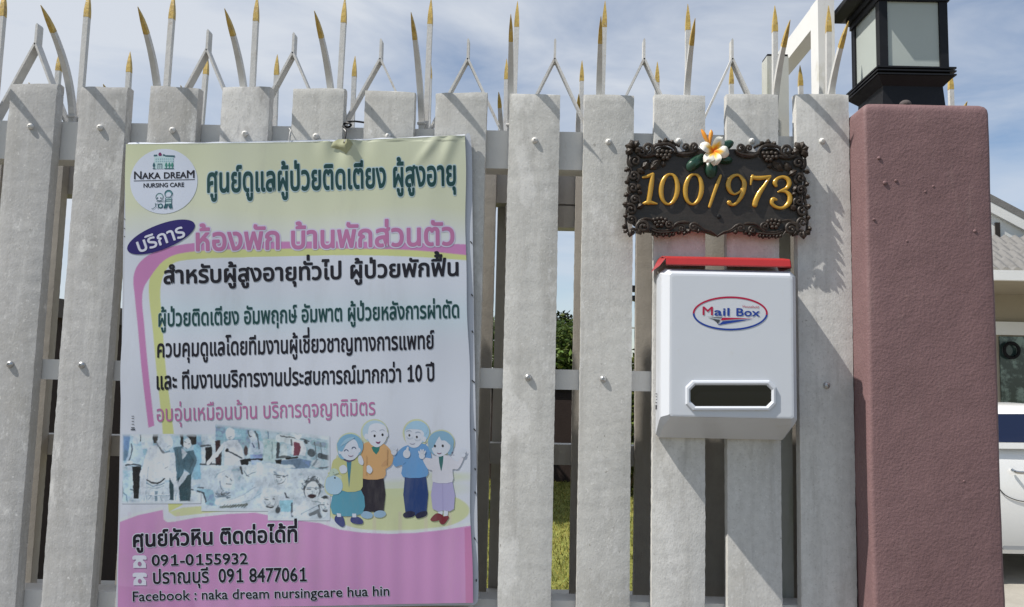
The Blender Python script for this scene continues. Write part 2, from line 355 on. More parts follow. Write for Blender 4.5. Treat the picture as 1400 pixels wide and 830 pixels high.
# ---- house beyond the pillar on the right
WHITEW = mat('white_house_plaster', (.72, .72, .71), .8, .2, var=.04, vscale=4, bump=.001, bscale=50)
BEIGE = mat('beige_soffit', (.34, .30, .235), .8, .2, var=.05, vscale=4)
TILE = mat('grey_cement_tile', (.19, .185, .18), .75, .25, var=.15, vscale=12, bump=.003, bscale=60, dirt_or_reflection=[dict(c=(.1, .095, .09), amt=.6, s=10, thr=(.5, .75))])
DKG = mat('dark_teal_glass', (.03, .05, .05), .12, .6, dirt_or_reflection=[dict(c=(.22, .30, .27), amt=.8, s=3.5, thr=(.5, .6))])  # pale green blotches: the window's reflection painted into the glass colour
HY = 9.5
t = thing('white_house', 'white house with grey tiled roof and carport seen right of the mauve pillar', 'house', (7, HY + 3, 0))
hx0 = U(1215, 400, HY).x; hx1 = hx0 + 8
zt = U(1380, 383, HY - 1.6).z + .008
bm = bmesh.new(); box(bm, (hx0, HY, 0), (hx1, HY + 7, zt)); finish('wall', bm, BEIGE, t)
g = [U(1320, 330, HY - .8), U(1420, 330, HY - .8), U(1500, 370, HY - .8), U(1500, 340, HY - .8), U(1360, 272, HY - .8), U(1260, 330, HY - .8)]
# gable wall, raking fascia, roof slabs
ax = U(1315, 272, HY - .3); e1 = U(1440, 338, HY - .3); sl = (e1 - ax); e0 = Vector((2 * ax.x - e1.x, e1.y, e1.z))
zb = U(1380, 372, HY - .3).z
bm = bmesh.new(); prism(bm, [Vector((e0.x, HY - .3, zb)), Vector((e1.x, HY - .3, zb)), e1, ax, e0], (0, 5, 0)); finish('gable_wall', bm, WHITEW, t)
bm = bmesh.new(); thick = Vector((0, 0, .16))
for e in (e0, e1):
    ee = ax + (e - ax) * 1.12
    prism(bm, [ax + Vector((0, -.06, 0)), ee + Vector((0, -.06, 0)), ee + Vector((0, -.06, .15)), ax + Vector((0, -.06, .15))], (0, .06, 0))
finish('fascia', bm, WHITEW, t)
bm = bmesh.new()
for e in (e0, e1):
    ee = ax + (e - ax) * 1.15
    prism(bm, [ax + Vector((0, -.066, .152)), ee + Vector((0, -.066, .152)), ee + Vector((0, -.066, .26)), ax + Vector((0, -.066, .26))], (0, 6, 0))
finish('main_roof', bm, TILE, t)
bm = bmesh.new(); a = U(1361, 304, HY - .33); b = U(1368, 326, HY - .33); box(bm, a, b + Vector((0, .02, 0))); finish('vent', bm, mat('dark_vent', (.03, .025, .022), .7, .3), t)
# lower carport roof with rolled tiles: a wavy sheet sloping towards us
bm = bmesh.new()
za, zb2 = U(1380, 327, HY - .45).z, U(1380, 366, HY - 1.6).z
nx, ny = 400, 32; grid = []
for j in range(ny + 1):
    row = []
    fj = j / ny
    for i in range(nx + 1):
        x = hx0 + (hx1 - hx0) * i / nx
        z = za + (zb2 - za) * fj + .020 * math.sin(i * 2 * math.pi / 7) - .055 * ((fj * 3.999) % 1) + .045
        row.append(bm.verts.new((x, HY - .45 - 1.15 * fj, z)))
    grid.append(row)
for j in range(ny):
    for i in range(nx): bm.faces.new((grid[j][i], grid[j][i + 1], grid[j + 1][i + 1], grid[j + 1][i]))
finish('carport_roof', bm, TILE, t, smooth=True)
bm = bmesh.new(); a = U(1380, 366, HY - 1.62); b = U(1380, 383, HY - 1.62); box(bm, (hx0, HY - 1.62, b.z), (hx1, HY - 1.54, a.z - .03)); finish('eave_board', bm, WHITEW, t)
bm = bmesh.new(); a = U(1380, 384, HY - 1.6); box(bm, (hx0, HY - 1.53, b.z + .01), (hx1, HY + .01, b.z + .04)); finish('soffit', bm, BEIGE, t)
bm = bmesh.new(); a = U(1380, 440, HY - .06); b = U(1380, 458, HY - .06); box(bm, (hx0, HY - .06, b.z), (hx1, HY - .005, a.z)); finish('lintel', bm, WHITEW, t)
wa, wb = U(1366, 460, HY - .02), U(1470, 600, HY - .02)
bm = bmesh.new(); box(bm, (wa.x, HY - .03, wb.z), (wb.x, HY - .005, wa.z)); wn = finish('window', bm, DKG, t)
c = U(1383, 479, HY - .08)
bm = bmesh.new(); tube(bm, [c + Vector((math.cos(a_) * .105, 0, math.sin(a_) * .105)) for a_ in [i * math.pi / 12 for i in range(24)]], .024, 8, closed=True)
finish('wreath', bm, mat('dark_wreath', (.01, .01, .012), .8, .2, bump=.01, bscale=60), wn, smooth=True)
bm = bmesh.new()
for k in range(3): box(bm, (wa.x + .42 + k * .5, HY - .05, wb.z), (wa.x + .45 + k * .5, HY - .031, wa.z))
finish('window_frame', bm, WHITEW, wn)
# ---- white car
CARW = mat('white_car_paint', (.78, .78, .77), .22, .5, coat=.6)
CGLS = mat('dark_blue_car_glass', (.012, .018, .045), .06, .6)
RUB = mat('tyre_rubber', (.012, .012, .012), .8, .3)
CHR = mat('chrome', (.6, .6, .6), .15, .5, metal=1)
CARY = 4.3                                    # near side of the car
wx = 3.05                                    # rear wheel
t = thing('white_car', 'white hatchback car parked on the driveway right of the mauve pillar', 'car', (wx + 1.3, CARY + .85, 0))
st = [(-.78, .45, .72, .74), (-.74, .32, .93, .95), (-.62, .28, .97, 1.18), (-.3, .25, .98, 1.27), (.3, .24, .98, 1.315), (1.0, .24, .97, 1.325), (1.6, .24, .96, 1.29), (2.1, .25, .95, 1.12), (2.45, .27, .95, .99), (3.0, .28, .88, .9), (3.3, .32, .75, .78), (3.36, .42, .6, .62)]
bm = bmesh.new(); rows = []
for (dx, zb_, belt, roof) in st:
    end = .90 if dx < -.7 or dx > 3.2 else 1
    half = .85 * end; cab = (roof - belt) > .1
    top = half * (.72 if cab else .93)
    sec = [(-half * .93, zb_), (-half * .985, zb_ + .1), (-half, (zb_ + belt) * .52), (-half * .985, belt - .05), (-half * .96, belt), (-top, roof - .05 if cab else roof - .012), (-top * .85, roof), (0, roof + .02)]
    sec = sec + [(-a_, b_) for a_, b_ in sec[-2::-1]]
    rows.append([bm.verts.new((wx + dx, CARY + .85 + a_, b_)) for a_, b_ in sec])
for A, B in zip(rows, rows[1:]):
    for k in range(len(A) - 1): bm.faces.new((A[k], A[k + 1], B[k + 1], B[k]))
bm.faces.new(rows[0]); bm.faces.new(rows[-1][::-1])
for A, B in zip(rows, rows[1:]): bm.faces.new((A[0], B[0], B[-1], A[-1]))
body = finish('body', bm, CARW, t, smooth=True)
def side_strip(name, pts, m, par, th=.006):
    bm = bmesh.new(); prism(bm, pts, (0, th, 0)); return finish(name, bm, m, par)
cy = lambda px, py: U(px, py, CARY - .004)
bz = lambda x: Vector((x, 0, 0))
def cw(px, py, d):                           # a point on the sloping cabin glass plane
    return U(px, py, CARY + d)
side_strip('window', [U(1330, 604, CARY + .022), U(1700, 608, CARY + .022), U(1690, 566, CARY + .12), U(1345, 566, CARY + .12)], CGLS, t, .012)
side_strip('window_trim', [U(1325, 613, CARY - .004), U(1720, 617, CARY - .004), U(1720, 608, CARY - .001), U(1325, 605, CARY - .001)], CARW, t, .03)
bm = bmesh.new(); tube(bm, catmull([U(1383, 642, CARY - .01), U(1392, 646, CARY - .035), U(1412, 646, CARY - .035), U(1420, 643, CARY - .01)], 5), .012, 8, flat=(2, 1.0)); finish('door_handle', bm, CHR, t, smooth=True)
DGAP = mat('dark_door_gap', (.02, .02, .02), .8, .2)
bm = bmesh.new(); tube(bm, catmull([U(1366, 668, CARY - .006), U(1376, 678, CARY - .006), U(1395, 685, CARY - .006), U(1420, 686, CARY - .006), U(1500, 688, CARY - .006)], 6), .0035, 6); finish('door_seam', bm, DGAP, t)
bm = bmesh.new(); box(bm, U(1372, 745, CARY + .03), U(1500, 752, CARY + .09)); finish('sill_trim', bm, mat('grey_sill', (.5, .5, .5), .5, .4), t)
for k, dx in enumerate((0, 2.5)):
    for yy in (CARY + .02, CARY + 1.48):
        bm = bmesh.new(); lathe(bm, [(.2, 0), (.29, 0), (.31, .03), (.31, .17), (.29, .2), (.2, .2)], (wx + dx, yy, .31), 'y', 28); wh = finish('wheel', bm, RUB, t, loc=(wx + dx, yy, .31), smooth=True)
        bm = bmesh.new(); lathe(bm, [(.05, -.005), (.19, .01), (.2, .02), (.19, .15)], (wx + dx, yy, .31), 'y', 20); finish('rim', bm, CHR, wh, loc=(wx + dx, yy, .31), smooth=True)
for ya in (.25, 1.28):
    bm = bmesh.new(); box(bm, (wx - .8, CARY + ya, .72), (wx - .70, CARY + ya + .17, .95)); bevelled(bm, .02); finish('tail_light', bm, RED, t)

# ------------------------------------------------------------------ the white fence
ZRAIL = lambda py, Y=.026: U(780, py, Y).z
PT = .026
def picket_mesh(bm, x0, x1, y0, z0, z1, th, seed, rough=.0010):
    nz = max(8, int((z1 - z0) / .009)); nxs = 5
    rnd = random.Random(seed); tw = rnd.uniform(-.0015, .0015); top_slope = rnd.uniform(-.002, .002)
    ring_def = [(i / nxs, 0) for i in range(nxs + 1)] + [(1, .5)] + [(1 - i / nxs, 1) for i in range(nxs + 1)] + [(0, .5)]
    rings = []
    for j in range(nz + 1):
        z = z0 + (z1 - z0) * j / nz; ring = []
        for (u, v) in ring_def:
            x = x0 + (x1 - x0) * u; y = y0 + th * v
            if v == 0 and u in (0, 1): y += .0022
            if v == 0 and (u == 1 / nxs or u == 1 - 1 / nxs): x += (.018 - (x1 - x0) / nxs) * (-1 if u > .5 else 1) * .9 * -1 if False else 0
            n = noise.noise_vector(Vector((x * 90 + seed * 3.1, y * 90, z * 110)))
            n2 = noise.noise_vector(Vector((x * 9 + seed * 7, 3.3, z * 5)))
            edge = 1.0 if u in (0, 1) else .35
            zz = z + (top_slope * (u - .5) * 2 + n.z * .0016 if j == nz else 0)
            p = Vector((x + n.x * rough * edge + tw * (j / nz - .5) + n2.x * .0008, y + n.y * rough * .8 + n2.y * .0012, zz))
            if j == nz and v == 0: p.z -= .0022; p.y += .0012
            ring.append(bm.verts.new(p))
        rings.append(ring)
    m = len(ring_def)
    for A, B in zip(rings, rings[1:]):
        for k in range(m): bm.faces.new((A[k], A[(k + 1) % m], B[(k + 1) % m], B[k]))
    bm.faces.new(rings[-1]); bm.faces.new(rings[0][::-1])
fence = thing('picket_fence', 'front white picket gate of concrete planks carrying the banner and mailbox', 'gate', (-.3, .01, 0))
PK = [(-88, -22, 110), (14, 77, 113), (110, 174, 117), (205.5, 271, 117), (304, 369, 117), (400.6, 470, 119), (499.4, 567, 123), (596, 666, 125),
      (697, 766, 127), (798.7, 867, 128), (895.4, 964.5, 128), (993.7, 1064, 127), (1089, 1160.6, 127)]
def screw(center, m, par, r_=.0068):
    bm = bmesh.new(); c_ = Vector(center)
    lathe(bm, [(r_, .001), (r_, -.0012), (r_ * .9, -.003), (r_ * .62, -.0048), (r_ * .34, -.0056), (r_ * .26, -.0034), (.0003, -.0032)], c_, 'y', 16)
    return finish('bolt', bm, m, par, loc=c_, smooth=True)
TOPB = {1: (42, 173), 2: (137, 174.5), 3: (236, 178), 4: (335, 183), 5: (432, 186.5), 6: (531, 186), 7: (631, 190), 8: (731, 192), 9: (832, 194), 10: (928, 193), 11: (1028, 193), 12: (1124, 193)}
MIDB = {1: (14, 498), 2: (112, 499), 8: (722, 516), 9: (824.5, 518), 12: (1130, 527), 10: (926, 519), 11: (1027, 523), 3: (211, 503), 4: (312, 506), 5: (414, 508), 6: (517, 511), 7: (621, 513)}
for i, (xa, xb, yt) in enumerate(PK):
    a, b = U(xa, yt, 0), U(xb, yt, 0)
    bm = bmesh.new(); picket_mesh(bm, a.x, b.x, 0, .06, (a.z + b.z) / 2, PT, i + 1)
    p = finish('picket', bm, CONCS[0 if i < 5 else 1 if i < 10 else 2], fence, loc=((a.x + b.x) / 2, 0, .06), smooth=True)
    for tab, m in ((TOPB, CAPW), (MIDB, SCREW)):
        if i in tab: screw(U(*tab[i], -.0005), m, p, .0062 if m is CAPW else .0070)
XL, XR = U(-95, 300, 0).x, .603
def rail(name, za, zb, y0, d, m, par, x0=XL, x1=XR):
    bm = bmesh.new(); box(bm, (x0, y0, za), (x1, y0 + d, zb)); bevelled(bm, .0018, 2); return finish(name, bm, m, par, loc=((x0 + x1) / 2, y0, za))
rail('rail', ZRAIL(232), ZRAIL(180), PT + .002, .05, STEEL, fence)
rail('rail', ZRAIL(533), ZRAIL(505.5), PT + .002, .04, STEEL, fence)
rail('rail', ZRAIL(880), ZRAIL(822), PT + .002, .05, STEEL, fence)
GPOST = mat('stained_steel_post', (.50, .505, .47), .55, .35, var=.06, vscale=30, dirt_or_reflection=[dict(c=(.28, .30, .18), amt=.8, s=16, st=4, thr=(.5, .75))])
a_, b_ = U(1049, 120, .085), U(1078.5, 120, .085); zt_p = U(1070, 77, .085).z
bm = bmesh.new(); box(bm, (a_.x, .085, .05), (b_.x, .125, zt_p)); bevelled(bm, .002); ep = finish('end_post', bm, GPOST, fence, loc=(a_.x, .085, .05))
bm = bmesh.new(); box(bm, (a_.x + .001, .086, zt_p + .0005), (b_.x - .001, .124, zt_p + .005)); finish('post_cap', bm, BLACK, ep)
ZT = ZRAIL(180)                               # top of the top rail
# spears: a straight blade and a blade curving out towards the street, on the top rail
def blade(bm_w, bm_g, path, ws, ds, tipn):
    n = len(path)
    for bmx, lo, hi in ((bm_w, 0, n - tipn), (bm_g, n - tipn - 1, n)):
        rings = []
        for k in range(lo, hi):
            t_ = (path[min(n - 1, k + 1)] - path[max(0, k - 1)]).normalized()
            a_ = Vector((1, 0, 0)); b_ = t_.cross(a_).normalized()
            e = 1.04 if bmx is bm_g else 1
            rings.append([bmx.verts.new(path[k] + a_ * ws[k] * s1 * e + b_ * ds[k] * s2 * e) for s1, s2 in ((-1, -1), (1, -1), (1, 1), (-1, 1))])
        for A, B in zip(rings, rings[1:]):
            for s in range(4): bmx.faces.new((A[s], A[(s + 1) % 4], B[(s + 1) % 4], B[s]))
        bmx.faces.new(rings[0]); bmx.faces.new(rings[-1])
def make_spear(par, x, y, zt, h1=.299, fwd=.122, drop=.078):
    P1 = [Vector((x + .004, y + .005, zt + h1 * k / 20)) for k in range(21)]
    w1 = [.0052] * 17 + [.0049, .0039, .0023, .0004]; d1 = w1
    bw, bg_ = bmesh.new(), bmesh.new(); blade(bw, bg_, P1, w1, d1, 4)
    s1 = finish('straight_spike', bw, SPIKE, par, loc=(x, y, zt)); finish('gold_tip', bg_, GOLDT, s1, loc=(x, y, zt))
    P2 = []
    for k in range(21):
        s = k / 20
        P2.append(Vector((x - .002 - .004 * s, y - .005 - fwd * s ** 1.95, zt - .002 + (h1 - drop) * (s - .07 * s ** 4))))
    w2 = [.0060] * 10 + [.0059, .0058, .0056, .0053, .0050, .0047, .0044, .0040, .0033, .0020, .0004]; d2 = [.0050] * 15 + [.005, .0049, .0046, .0038, .0023, .0005]
    bw, bg_ = bmesh.new(), bmesh.new(); blade(bw, bg_, P2, w2, d2, 4)
    tube(bw, [P2[3] + Vector((-.008, -.003, -.012)), P2[3] + Vector((.010, -.004, -.0115))], .0032, 6)
    s2 = finish('curved_spike', bw, SPIKE, par, loc=(x, y, zt)); finish('gold_tip', bg_, GOLDT, s2, loc=(x, y, zt))
    return s1, s2
SP = [-14, 103, 220, 339, 458.5, 579, 699, 819.5, 938, 1058, 1131]
YS = PT + .026
first = None
for k, px in enumerate(SP):
    p = U(px, 171 + .02 * (px - 780) * .4, YS)
    p.z = ZT - .003
    if first is None: first = (make_spear(fence, p.x, p.y, p.z), p.copy())
    else:
        for s in first[0]:
            c_ = dup(s, fence, p - first[1])
            c_.rotation_euler = (R(random.uniform(-1.2, 1.2)), R(random.uniform(-1.0, 1.0)), R(random.uniform(-3, 3)))
LAM = [52, 285, 402, 521, 640, 758.5, 880, 1000]
def make_lam(px):
    apex = U(px, 82 - (.0 if px > 500 else (640 - px) * .035), YS); x = apex.x; za = apex.z
    bm = bmesh.new(); hw = .077; th = .0042
    for s in (-1, 1):
        A = Vector((x, YS - .011, za)); B = Vector((x + s * hw, YS - .011, ZT))
        d = (B - A).normalized(); nrm = Vector((-d.z, 0, d.x)) * th * .5
        prism(bm, [A + nrm, B + nrm, B - nrm, A - nrm], (0, .022, 0))
    prism(bm, [Vector((x - .0026, YS - .0095, za - .008)), Vector((x + .0026, YS - .0095, za - .008)), Vector((x + .0024, YS - .0095, za + .040)), Vector((x, YS - .0095, za + .044)), Vector((x - .0024, YS - .0095, za + .040))], (0, .019, 0))
    bevelled(bm, .0007, 1)
    return finish('chevron_spike', bm, SPIKE, fence, loc=(x, YS, ZT))
for px in LAM: make_lam(px)

# ------------------------------------------------------------------ second gate leaf behind
rear = thing('sliding_gate', 'second picket gate leaf sliding behind the front white gate', 'gate', (-.1, .27, 0))
RY = .245
zrt = U(780, 180, RY).z
for i, xa in enumerate([-64, 21, 106, 191, 276, 361, 446, 531, 618, 703, 786.5, 871, 956, 1041, 1126, 1211]):
    a, b = U(xa, 300, RY), U(xa + 59, 300, RY)
    bm = bmesh.new(); picket_mesh(bm, a.x, b.x, RY, .06, 2.052, PT, 40 + i, .0008)
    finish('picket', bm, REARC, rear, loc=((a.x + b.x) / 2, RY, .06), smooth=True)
RX0, RX1 = U(-64, 300, RY).x, U(1272, 300, RY).x
rz = lambda py: U(775, py, RY + PT).z
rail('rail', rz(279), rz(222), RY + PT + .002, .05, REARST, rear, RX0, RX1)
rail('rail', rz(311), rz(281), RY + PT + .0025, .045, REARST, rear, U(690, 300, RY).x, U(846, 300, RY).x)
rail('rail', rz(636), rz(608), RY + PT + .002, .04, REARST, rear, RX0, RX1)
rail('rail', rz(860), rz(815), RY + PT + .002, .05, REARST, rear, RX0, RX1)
bm = bmesh.new(); a = U(680, 300, RY + .08); b = U(706, 300, RY + .08); box(bm, (a.x, RY + .082, .06), (b.x, RY + .12, 2.0)); bevelled(bm, .002); finish('end_post', bm, REARST, rear)
RS = [-25, 76, 175, 276, 378, 483, 587, 692, 795, 898, 1000, 1097, 1200, 1301]
YR = RY + PT + .024; first2 = None; zr0 = rz(222) - .003
for px in RS:
    d = ray(px - 2, 120); p = CAM + d * ((YR - CAM.y) / d.y); p.z = zr0
    if first2 is None: first2 = (make_spear(rear, p.x, p.y, p.z, 2.268 - zr0, .085, .105), p.copy())
    else:
        for s in first2[0]:
            c_ = dup(s, rear, p - first2[1]); c_.rotation_euler = (R(random.uniform(-1, 1)), R(random.uniform(-1.2, 1.2)), R(random.uniform(-3, 3)))
# white guide portal straddling the sliding gate
gp = thing('gate_guide_frame', 'white steel guide frame standing over the sliding gate beside the lantern', 'frame', (.58, .3, 0))
WST = mat('clean_white_steel', (.74, .735, .72), .45, .4, var=.03, vscale=30, dirt_or_reflection=[dict(c=(.45, .42, .3), amt=.6, s=18, st=2, thr=(.6, .75))])
gx0, gx1 = U(1119, 70, .10).x, U(1141.5, 70, .10).x; gz = U(1119, -3, .10).z
def post(y, zt):
    bm = bmesh.new(); box(bm, (gx0, y, 0), (gx1, y + .046, zt)); bevelled(bm, .0025); return finish('post', bm, WST, gp, loc=(gx0, y, 0))
post(.10, gz); post(.43, gz - .052)
bm = bmesh.new(); box(bm, (gx0 + .0005, .1465, gz - .052), (gx1 - .0005, .478, gz - .001)); bevelled(bm, .0025); finish('crossbeam', bm, WST, gp)

# ------------------------------------------------------------------ pillar and lantern
PY0, PY1 = -.066, .178
PX0, PX1 = U(1186, 400, PY0).x, U(1362, 400, PY0).x
PZ = U(1270, 140, PY0).z
bm = bmesh.new(); sect = []
rc = .008
cs = [(PX0 + rc, PY0 + rc, 180), (PX1 - rc, PY0 + rc, 270), (PX1 - rc, PY1 - rc, 0), (PX0 + rc, PY1 - rc, 90)]
for i, (cx_, cy_, a0) in enumerate(cs):
    arc = [(cx_ + rc * math.cos(R(a0 + 90 * k / 4)), cy_ + rc * math.sin(R(a0 + 90 * k / 4))) for k in range(5)]
    sect += arc
    nx_ = cs[(i + 1) % 4]; b0 = (nx_[0] + rc * math.cos(R(nx_[2])), nx_[1] + rc * math.sin(R(nx_[2])))
    for k in range(1, 9): sect.append((arc[-1][0] + (b0[0] - arc[-1][0]) * k / 9, arc[-1][1] + (b0[1] - arc[-1][1]) * k / 9))
zs = [0 + (PZ - .02) * k / 90 for k in range(91)] + [PZ - .012, PZ - .006, PZ - .002, PZ]
ins = [0] * 91 + [.001, .004, .009, .017]
mxp, myp = (PX0 + PX1) / 2, (PY0 + PY1) / 2
rings = []
for z, s in zip(zs, ins):
    ring = []
    for (x, y) in sect:
        d = Vector((mxp - x, myp - y, 0)); k = Vector((math.copysign(min(abs(d.x), s), d.x), math.copysign(min(abs(d.y), s), d.y), 0))
        n = noise.noise_vector(Vector((x * 7, y * 7, z * 3.2))); n2 = noise.noise_vector(Vector((x * 28, y * 28, z * 22)))
        ring.append(bm.verts.new(Vector((x, y, z)) + k + Vector((n.x * .0030 + n2.x * .0007, n.y * .0030 + n2.y * .0007, (n.z * .003 if s else 0)))))
    rings.append(ring)
ms = len(sect)
for A, B in zip(rings, rings[1:]):
    for k in range(ms): bm.faces.new((A[k], A[(k + 1) % ms], B[(k + 1) % ms], B[k]))
bm.faces.new(rings[-1])
pl = thing('gate_pillar', 'mauve painted stucco gate pillar carrying the black lantern', 'pillar', (mxp, myp, 0))
finish('shaft', bm, PILL, pl, smooth=True)
bm = bmesh.new()                              # trowel ridge and blobs left in the render coat
def pil(px, py): return U(px, py, PY0 - .0002)
for (px, py, r_) in ((1202, 216, .004), (1210, 250, .005), (1225, 247, .0035), (1333, 316, .004), (1195, 300, .003), (1265, 262, .003), (1276, 255, .003), (1318, 658, .003), (1240, 330, .003)):
    ball(bm, pil(px, py), r_, 8, (1, .5, .8))
finish('render_blob', bm, PILL, pl, smooth=True)
LXc, LYc, LK = .748, myp, 1.07
ln = thing('pillar_lantern', 'black square lantern with frosted glass panels on the mauve pillar', 'lamp', (LXc, LYc, PZ))
def sq(bm, h, z0, z1, h2=None):
    h2 = (h if h2 is None else h2) * LK; h = h * LK
    a = [bm.verts.new((LXc + sx * h, LYc + sy * h, z0)) for sx, sy in ((-1, -1), (1, -1), (1, 1), (-1, 1))]
    b = [bm.verts.new((LXc + sx * h2, LYc + sy * h2, z1)) for sx, sy in ((-1, -1), (1, -1), (1, 1), (-1, 1))]
    bm.faces.new(a[::-1]); bm.faces.new(b)
    for k in range(4): bm.faces.new((a[k], a[(k + 1) % 4], b[(k + 1) % 4], b[k]))
zf = U(1256, 92, LYc - .074).z
bm = bmesh.new()
sq(bm, .066, PZ - .004, PZ + .008, .060); sq(bm, .060, PZ + .008, zf - .035, .057); sq(bm, .057, zf - .035, zf - .018, .072)
sq(bm, .0745, zf - .0175, zf - .0145); sq(bm, .066, zf - .0145, zf - .010); sq(bm, .0745, zf - .010, zf - .007); sq(bm, .066, zf - .007, zf - .0035); sq(bm, .0745, zf - .0035, zf)
finish('base', bm, BLACK, ln)
zb0, zb1 = zf, U(1250, 3, LYc - .066).z
for sx in (-1, 1):
    for sy in (-1, 1):
        bm = bmesh.new(); c_ = (LXc + sx * (.0575 * LK), LYc + sy * (.0575 * LK))
        box(bm, (c_[0] - .0085, c_[1] - .0085, zb0), (c_[0] + .0085, c_[1] + .0085, zb1 + .02)); bevelled(bm, .001, 1); finish('corner_post', bm, BLACK, ln, loc=(*c_, zb0))
for ax_, s in (('x', -1), ('x', 1), ('y', -1), ('y', 1)):
    bm = bmesh.new()
    if ax_ == 'x': box(bm, (LXc + s * (.0605 * LK) - .0015, LYc - (.0488 * LK + .0002), zb0 + .0005), (LXc + s * (.0605 * LK) + .0015, LYc + (.0488 * LK + .0002), zb1 + .02))
    else: box(bm, (LXc - (.0488 * LK + .0002), LYc + s * (.0605 * LK) - .0015, zb0 + .0005), (LXc + (.0488 * LK + .0002), LYc + s * (.0605 * LK) + .0015, zb1 + .02))
    finish('glass_panel', bm, FROST, ln)
bm = bmesh.new(); tube(bm, [(LXc, LYc, zb0 + .001), (LXc, LYc, zb0 + .045)], .014, 12); ball(bm, (LXc, LYc, zb0 + .075), .030, 12, (1, 1, 1.15)); finish('bulb', bm, BOXW, ln, smooth=True)
bm = bmesh.new(); sq(bm, .068, zb1, zb1 + .012); sq(bm, .073, zb1 + .0125, zb1 + .024); sq(bm, .080, zb1 + .0245, zb1 + .034, .098); sq(bm, .101, zb1 + .0345, zb1 + .044); finish('eave', bm, BLACK, ln)
bm = bmesh.new(); sq(bm, .098, zb1 + .0445, zb1 + .115, .02); finish('roof', bm, BLACK, ln)
bm = bmesh.new(); lathe(bm, [(.012, 0), (.008, .012), (.014, .024), (.012, .036), (.001, .046)], (LXc, LYc, zb1 + .1155), 'z', 14); finish('finial', bm, BLACK, ln, smooth=True)
bm = bmesh.new(); ball(bm, U(1253, 136, PY0 + .012) * 0 + Vector((LXc - .038, PY0 + .016, PZ + .001)), .012, 10, (1, .8, .7)); finish('mortar_lump', bm, mat('grey_mortar', (.10, .085, .085), .9, .2, bump=.003, bscale=80), ln, smooth=True)

# ------------------------------------------------------------------ text (built-in vector font, glyph meshes)
tcu = bpy.data.curves.new('glyphs', 'FONT'); tcu.resolution_u = 3
tob = bpy.data.objects.new('glyphs', tcu); COL.objects.link(tob)
GC = {}
def raw(body, off):
    tcu.body = body; tcu.offset = off
    dg = bpy.context.evaluated_depsgraph_get(); dg.update()
    e = tob.evaluated_get(dg); me = e.to_mesh()
    v = [(x.co.x, x.co.y) for x in me.vertices]; f = [tuple(p.vertices) for p in me.polygons]
    e.to_mesh_clear(); return v, f
def fine(v, f, L_=.16):
    bm = bmesh.new(); vv_ = [bm.verts.new((x, y, 0)) for x, y in v]
    for q in f:
        try: bm.faces.new([vv_[i] for i in q])
        except ValueError: pass
    bmesh.ops.triangulate(bm, faces=bm.faces[:])
    for _ in range(4):
        es = [e for e in bm.edges if e.calc_length() > L_]
        if not es: break
        bmesh.ops.subdivide_edges(bm, edges=es, cuts=1); bmesh.ops.triangulate(bm, faces=[q for q in bm.faces if len(q.verts) > 3])
    bm.verts.index_update(); out = [(x.co.x, x.co.y) for x in bm.verts], [tuple(x.index for x in q.verts) for q in bm.faces]
    bm.free(); return out
ONE = ([(.12, .50), (.15, .565), (.27, .60), (.31, .682), (.40, .682), (.40, .07), (.53, .07), (.53, 0), (.14, 0), (.14, .07), (.295, .07), (.295, .535)], [tuple(range(12))])
def glyph(ch, off):
    if ch not in GC: GC[ch] = fine(*(ONE if ch == '1' else raw(ch, 0)))
    return GC[ch]
BARX = max(x for x, y in raw('|', 0)[0])
ADV = {}
def adv(ch):
    if ch == '1': return .615
    if ch not in ADV: ADV[ch] = max(x for x, y in raw(ch + '|', 0)[0]) - BARX
    return ADV[ch]
TONE = '่้๊๋์'; UPV = 'ิีึืั'; TALL = 'ปฝฟ'; ZERO = TONE + UPV + 'ุู็ํ'
def layout(text, off, smallcaps=None):
    V, Fc, pen, base, hasup = [], [], 0.0, '', False
    for k, ch in enumerate(text):
        a = 0 if ch in ZERO else adv(ch)
        dx = dy = 0
        if ch not in ZERO: base, hasup = ch, False
        if ch in TONE:
            if hasup: dy = .19
            if base in TALL: dx = -.13
        if ch in UPV:
            hasup = True
            if base in TALL: dx = -.12
        sc = 1.0
        if smallcaps and ch.isalpha() and k not in smallcaps: sc = .8
        if ch != ' ':
            v, f = glyph(ch, off); i = len(V)
            V += [(x * sc + pen + dx, y * sc + dy) for x, y in v]; Fc += [tuple(i + j for j in q) for q in f]
        pen += a * sc
    return V, Fc, pen
def wave(px, py):                             # the vinyl is not perfectly flat
    r = .0012 * math.sin(px * .021 + py * .006 + .5) + .0012 * math.sin(py * .031 - px * .008) + .0002 * math.sin(px * .11)
    if py > 690: r += .00022 * math.sin((px - 165) * 2 * math.pi / 28) * min(1, (py - 690) / 40)
    d = math.hypot((px - 470) * .8, (py - 190) * 1.0)
    r += .004 * math.exp(-(d / 26) ** 2) * math.sin(px * .16)
    d2 = ((px - 618) + (py - 190) * .35); r += .0030 * math.exp(-(d2 / 9) ** 2) * math.exp(-((py - 195) / 38) ** 2)
    r += .0022 * math.exp(-((px - 596 + (py - 190) * .7) / 8) ** 2) * math.exp(-((py - 200) / 22) ** 2)
    if py < 193: r -= .0007 * math.sin(px * .09)
    return r
BY = -.016
def BP(px, py, lift=0):                       # a point on the banner, lift = height above the vinyl
    p = U(px, py, BY); p.y = BY - wave(px, py) - lift; return p
def unpx(p):                                  # inverse of U (photo pixel of a point)
    d = Vector(p) - CAM; z = d.dot(fw); return CX + F * d.dot(rt) / z, CY - F * d.dot(up) / z
bn = thing('nursing_care_banner', 'large printed Thai nursing care banner with four cartoon elders tied to the fence', 'banner', tuple(BP(405, 830)))
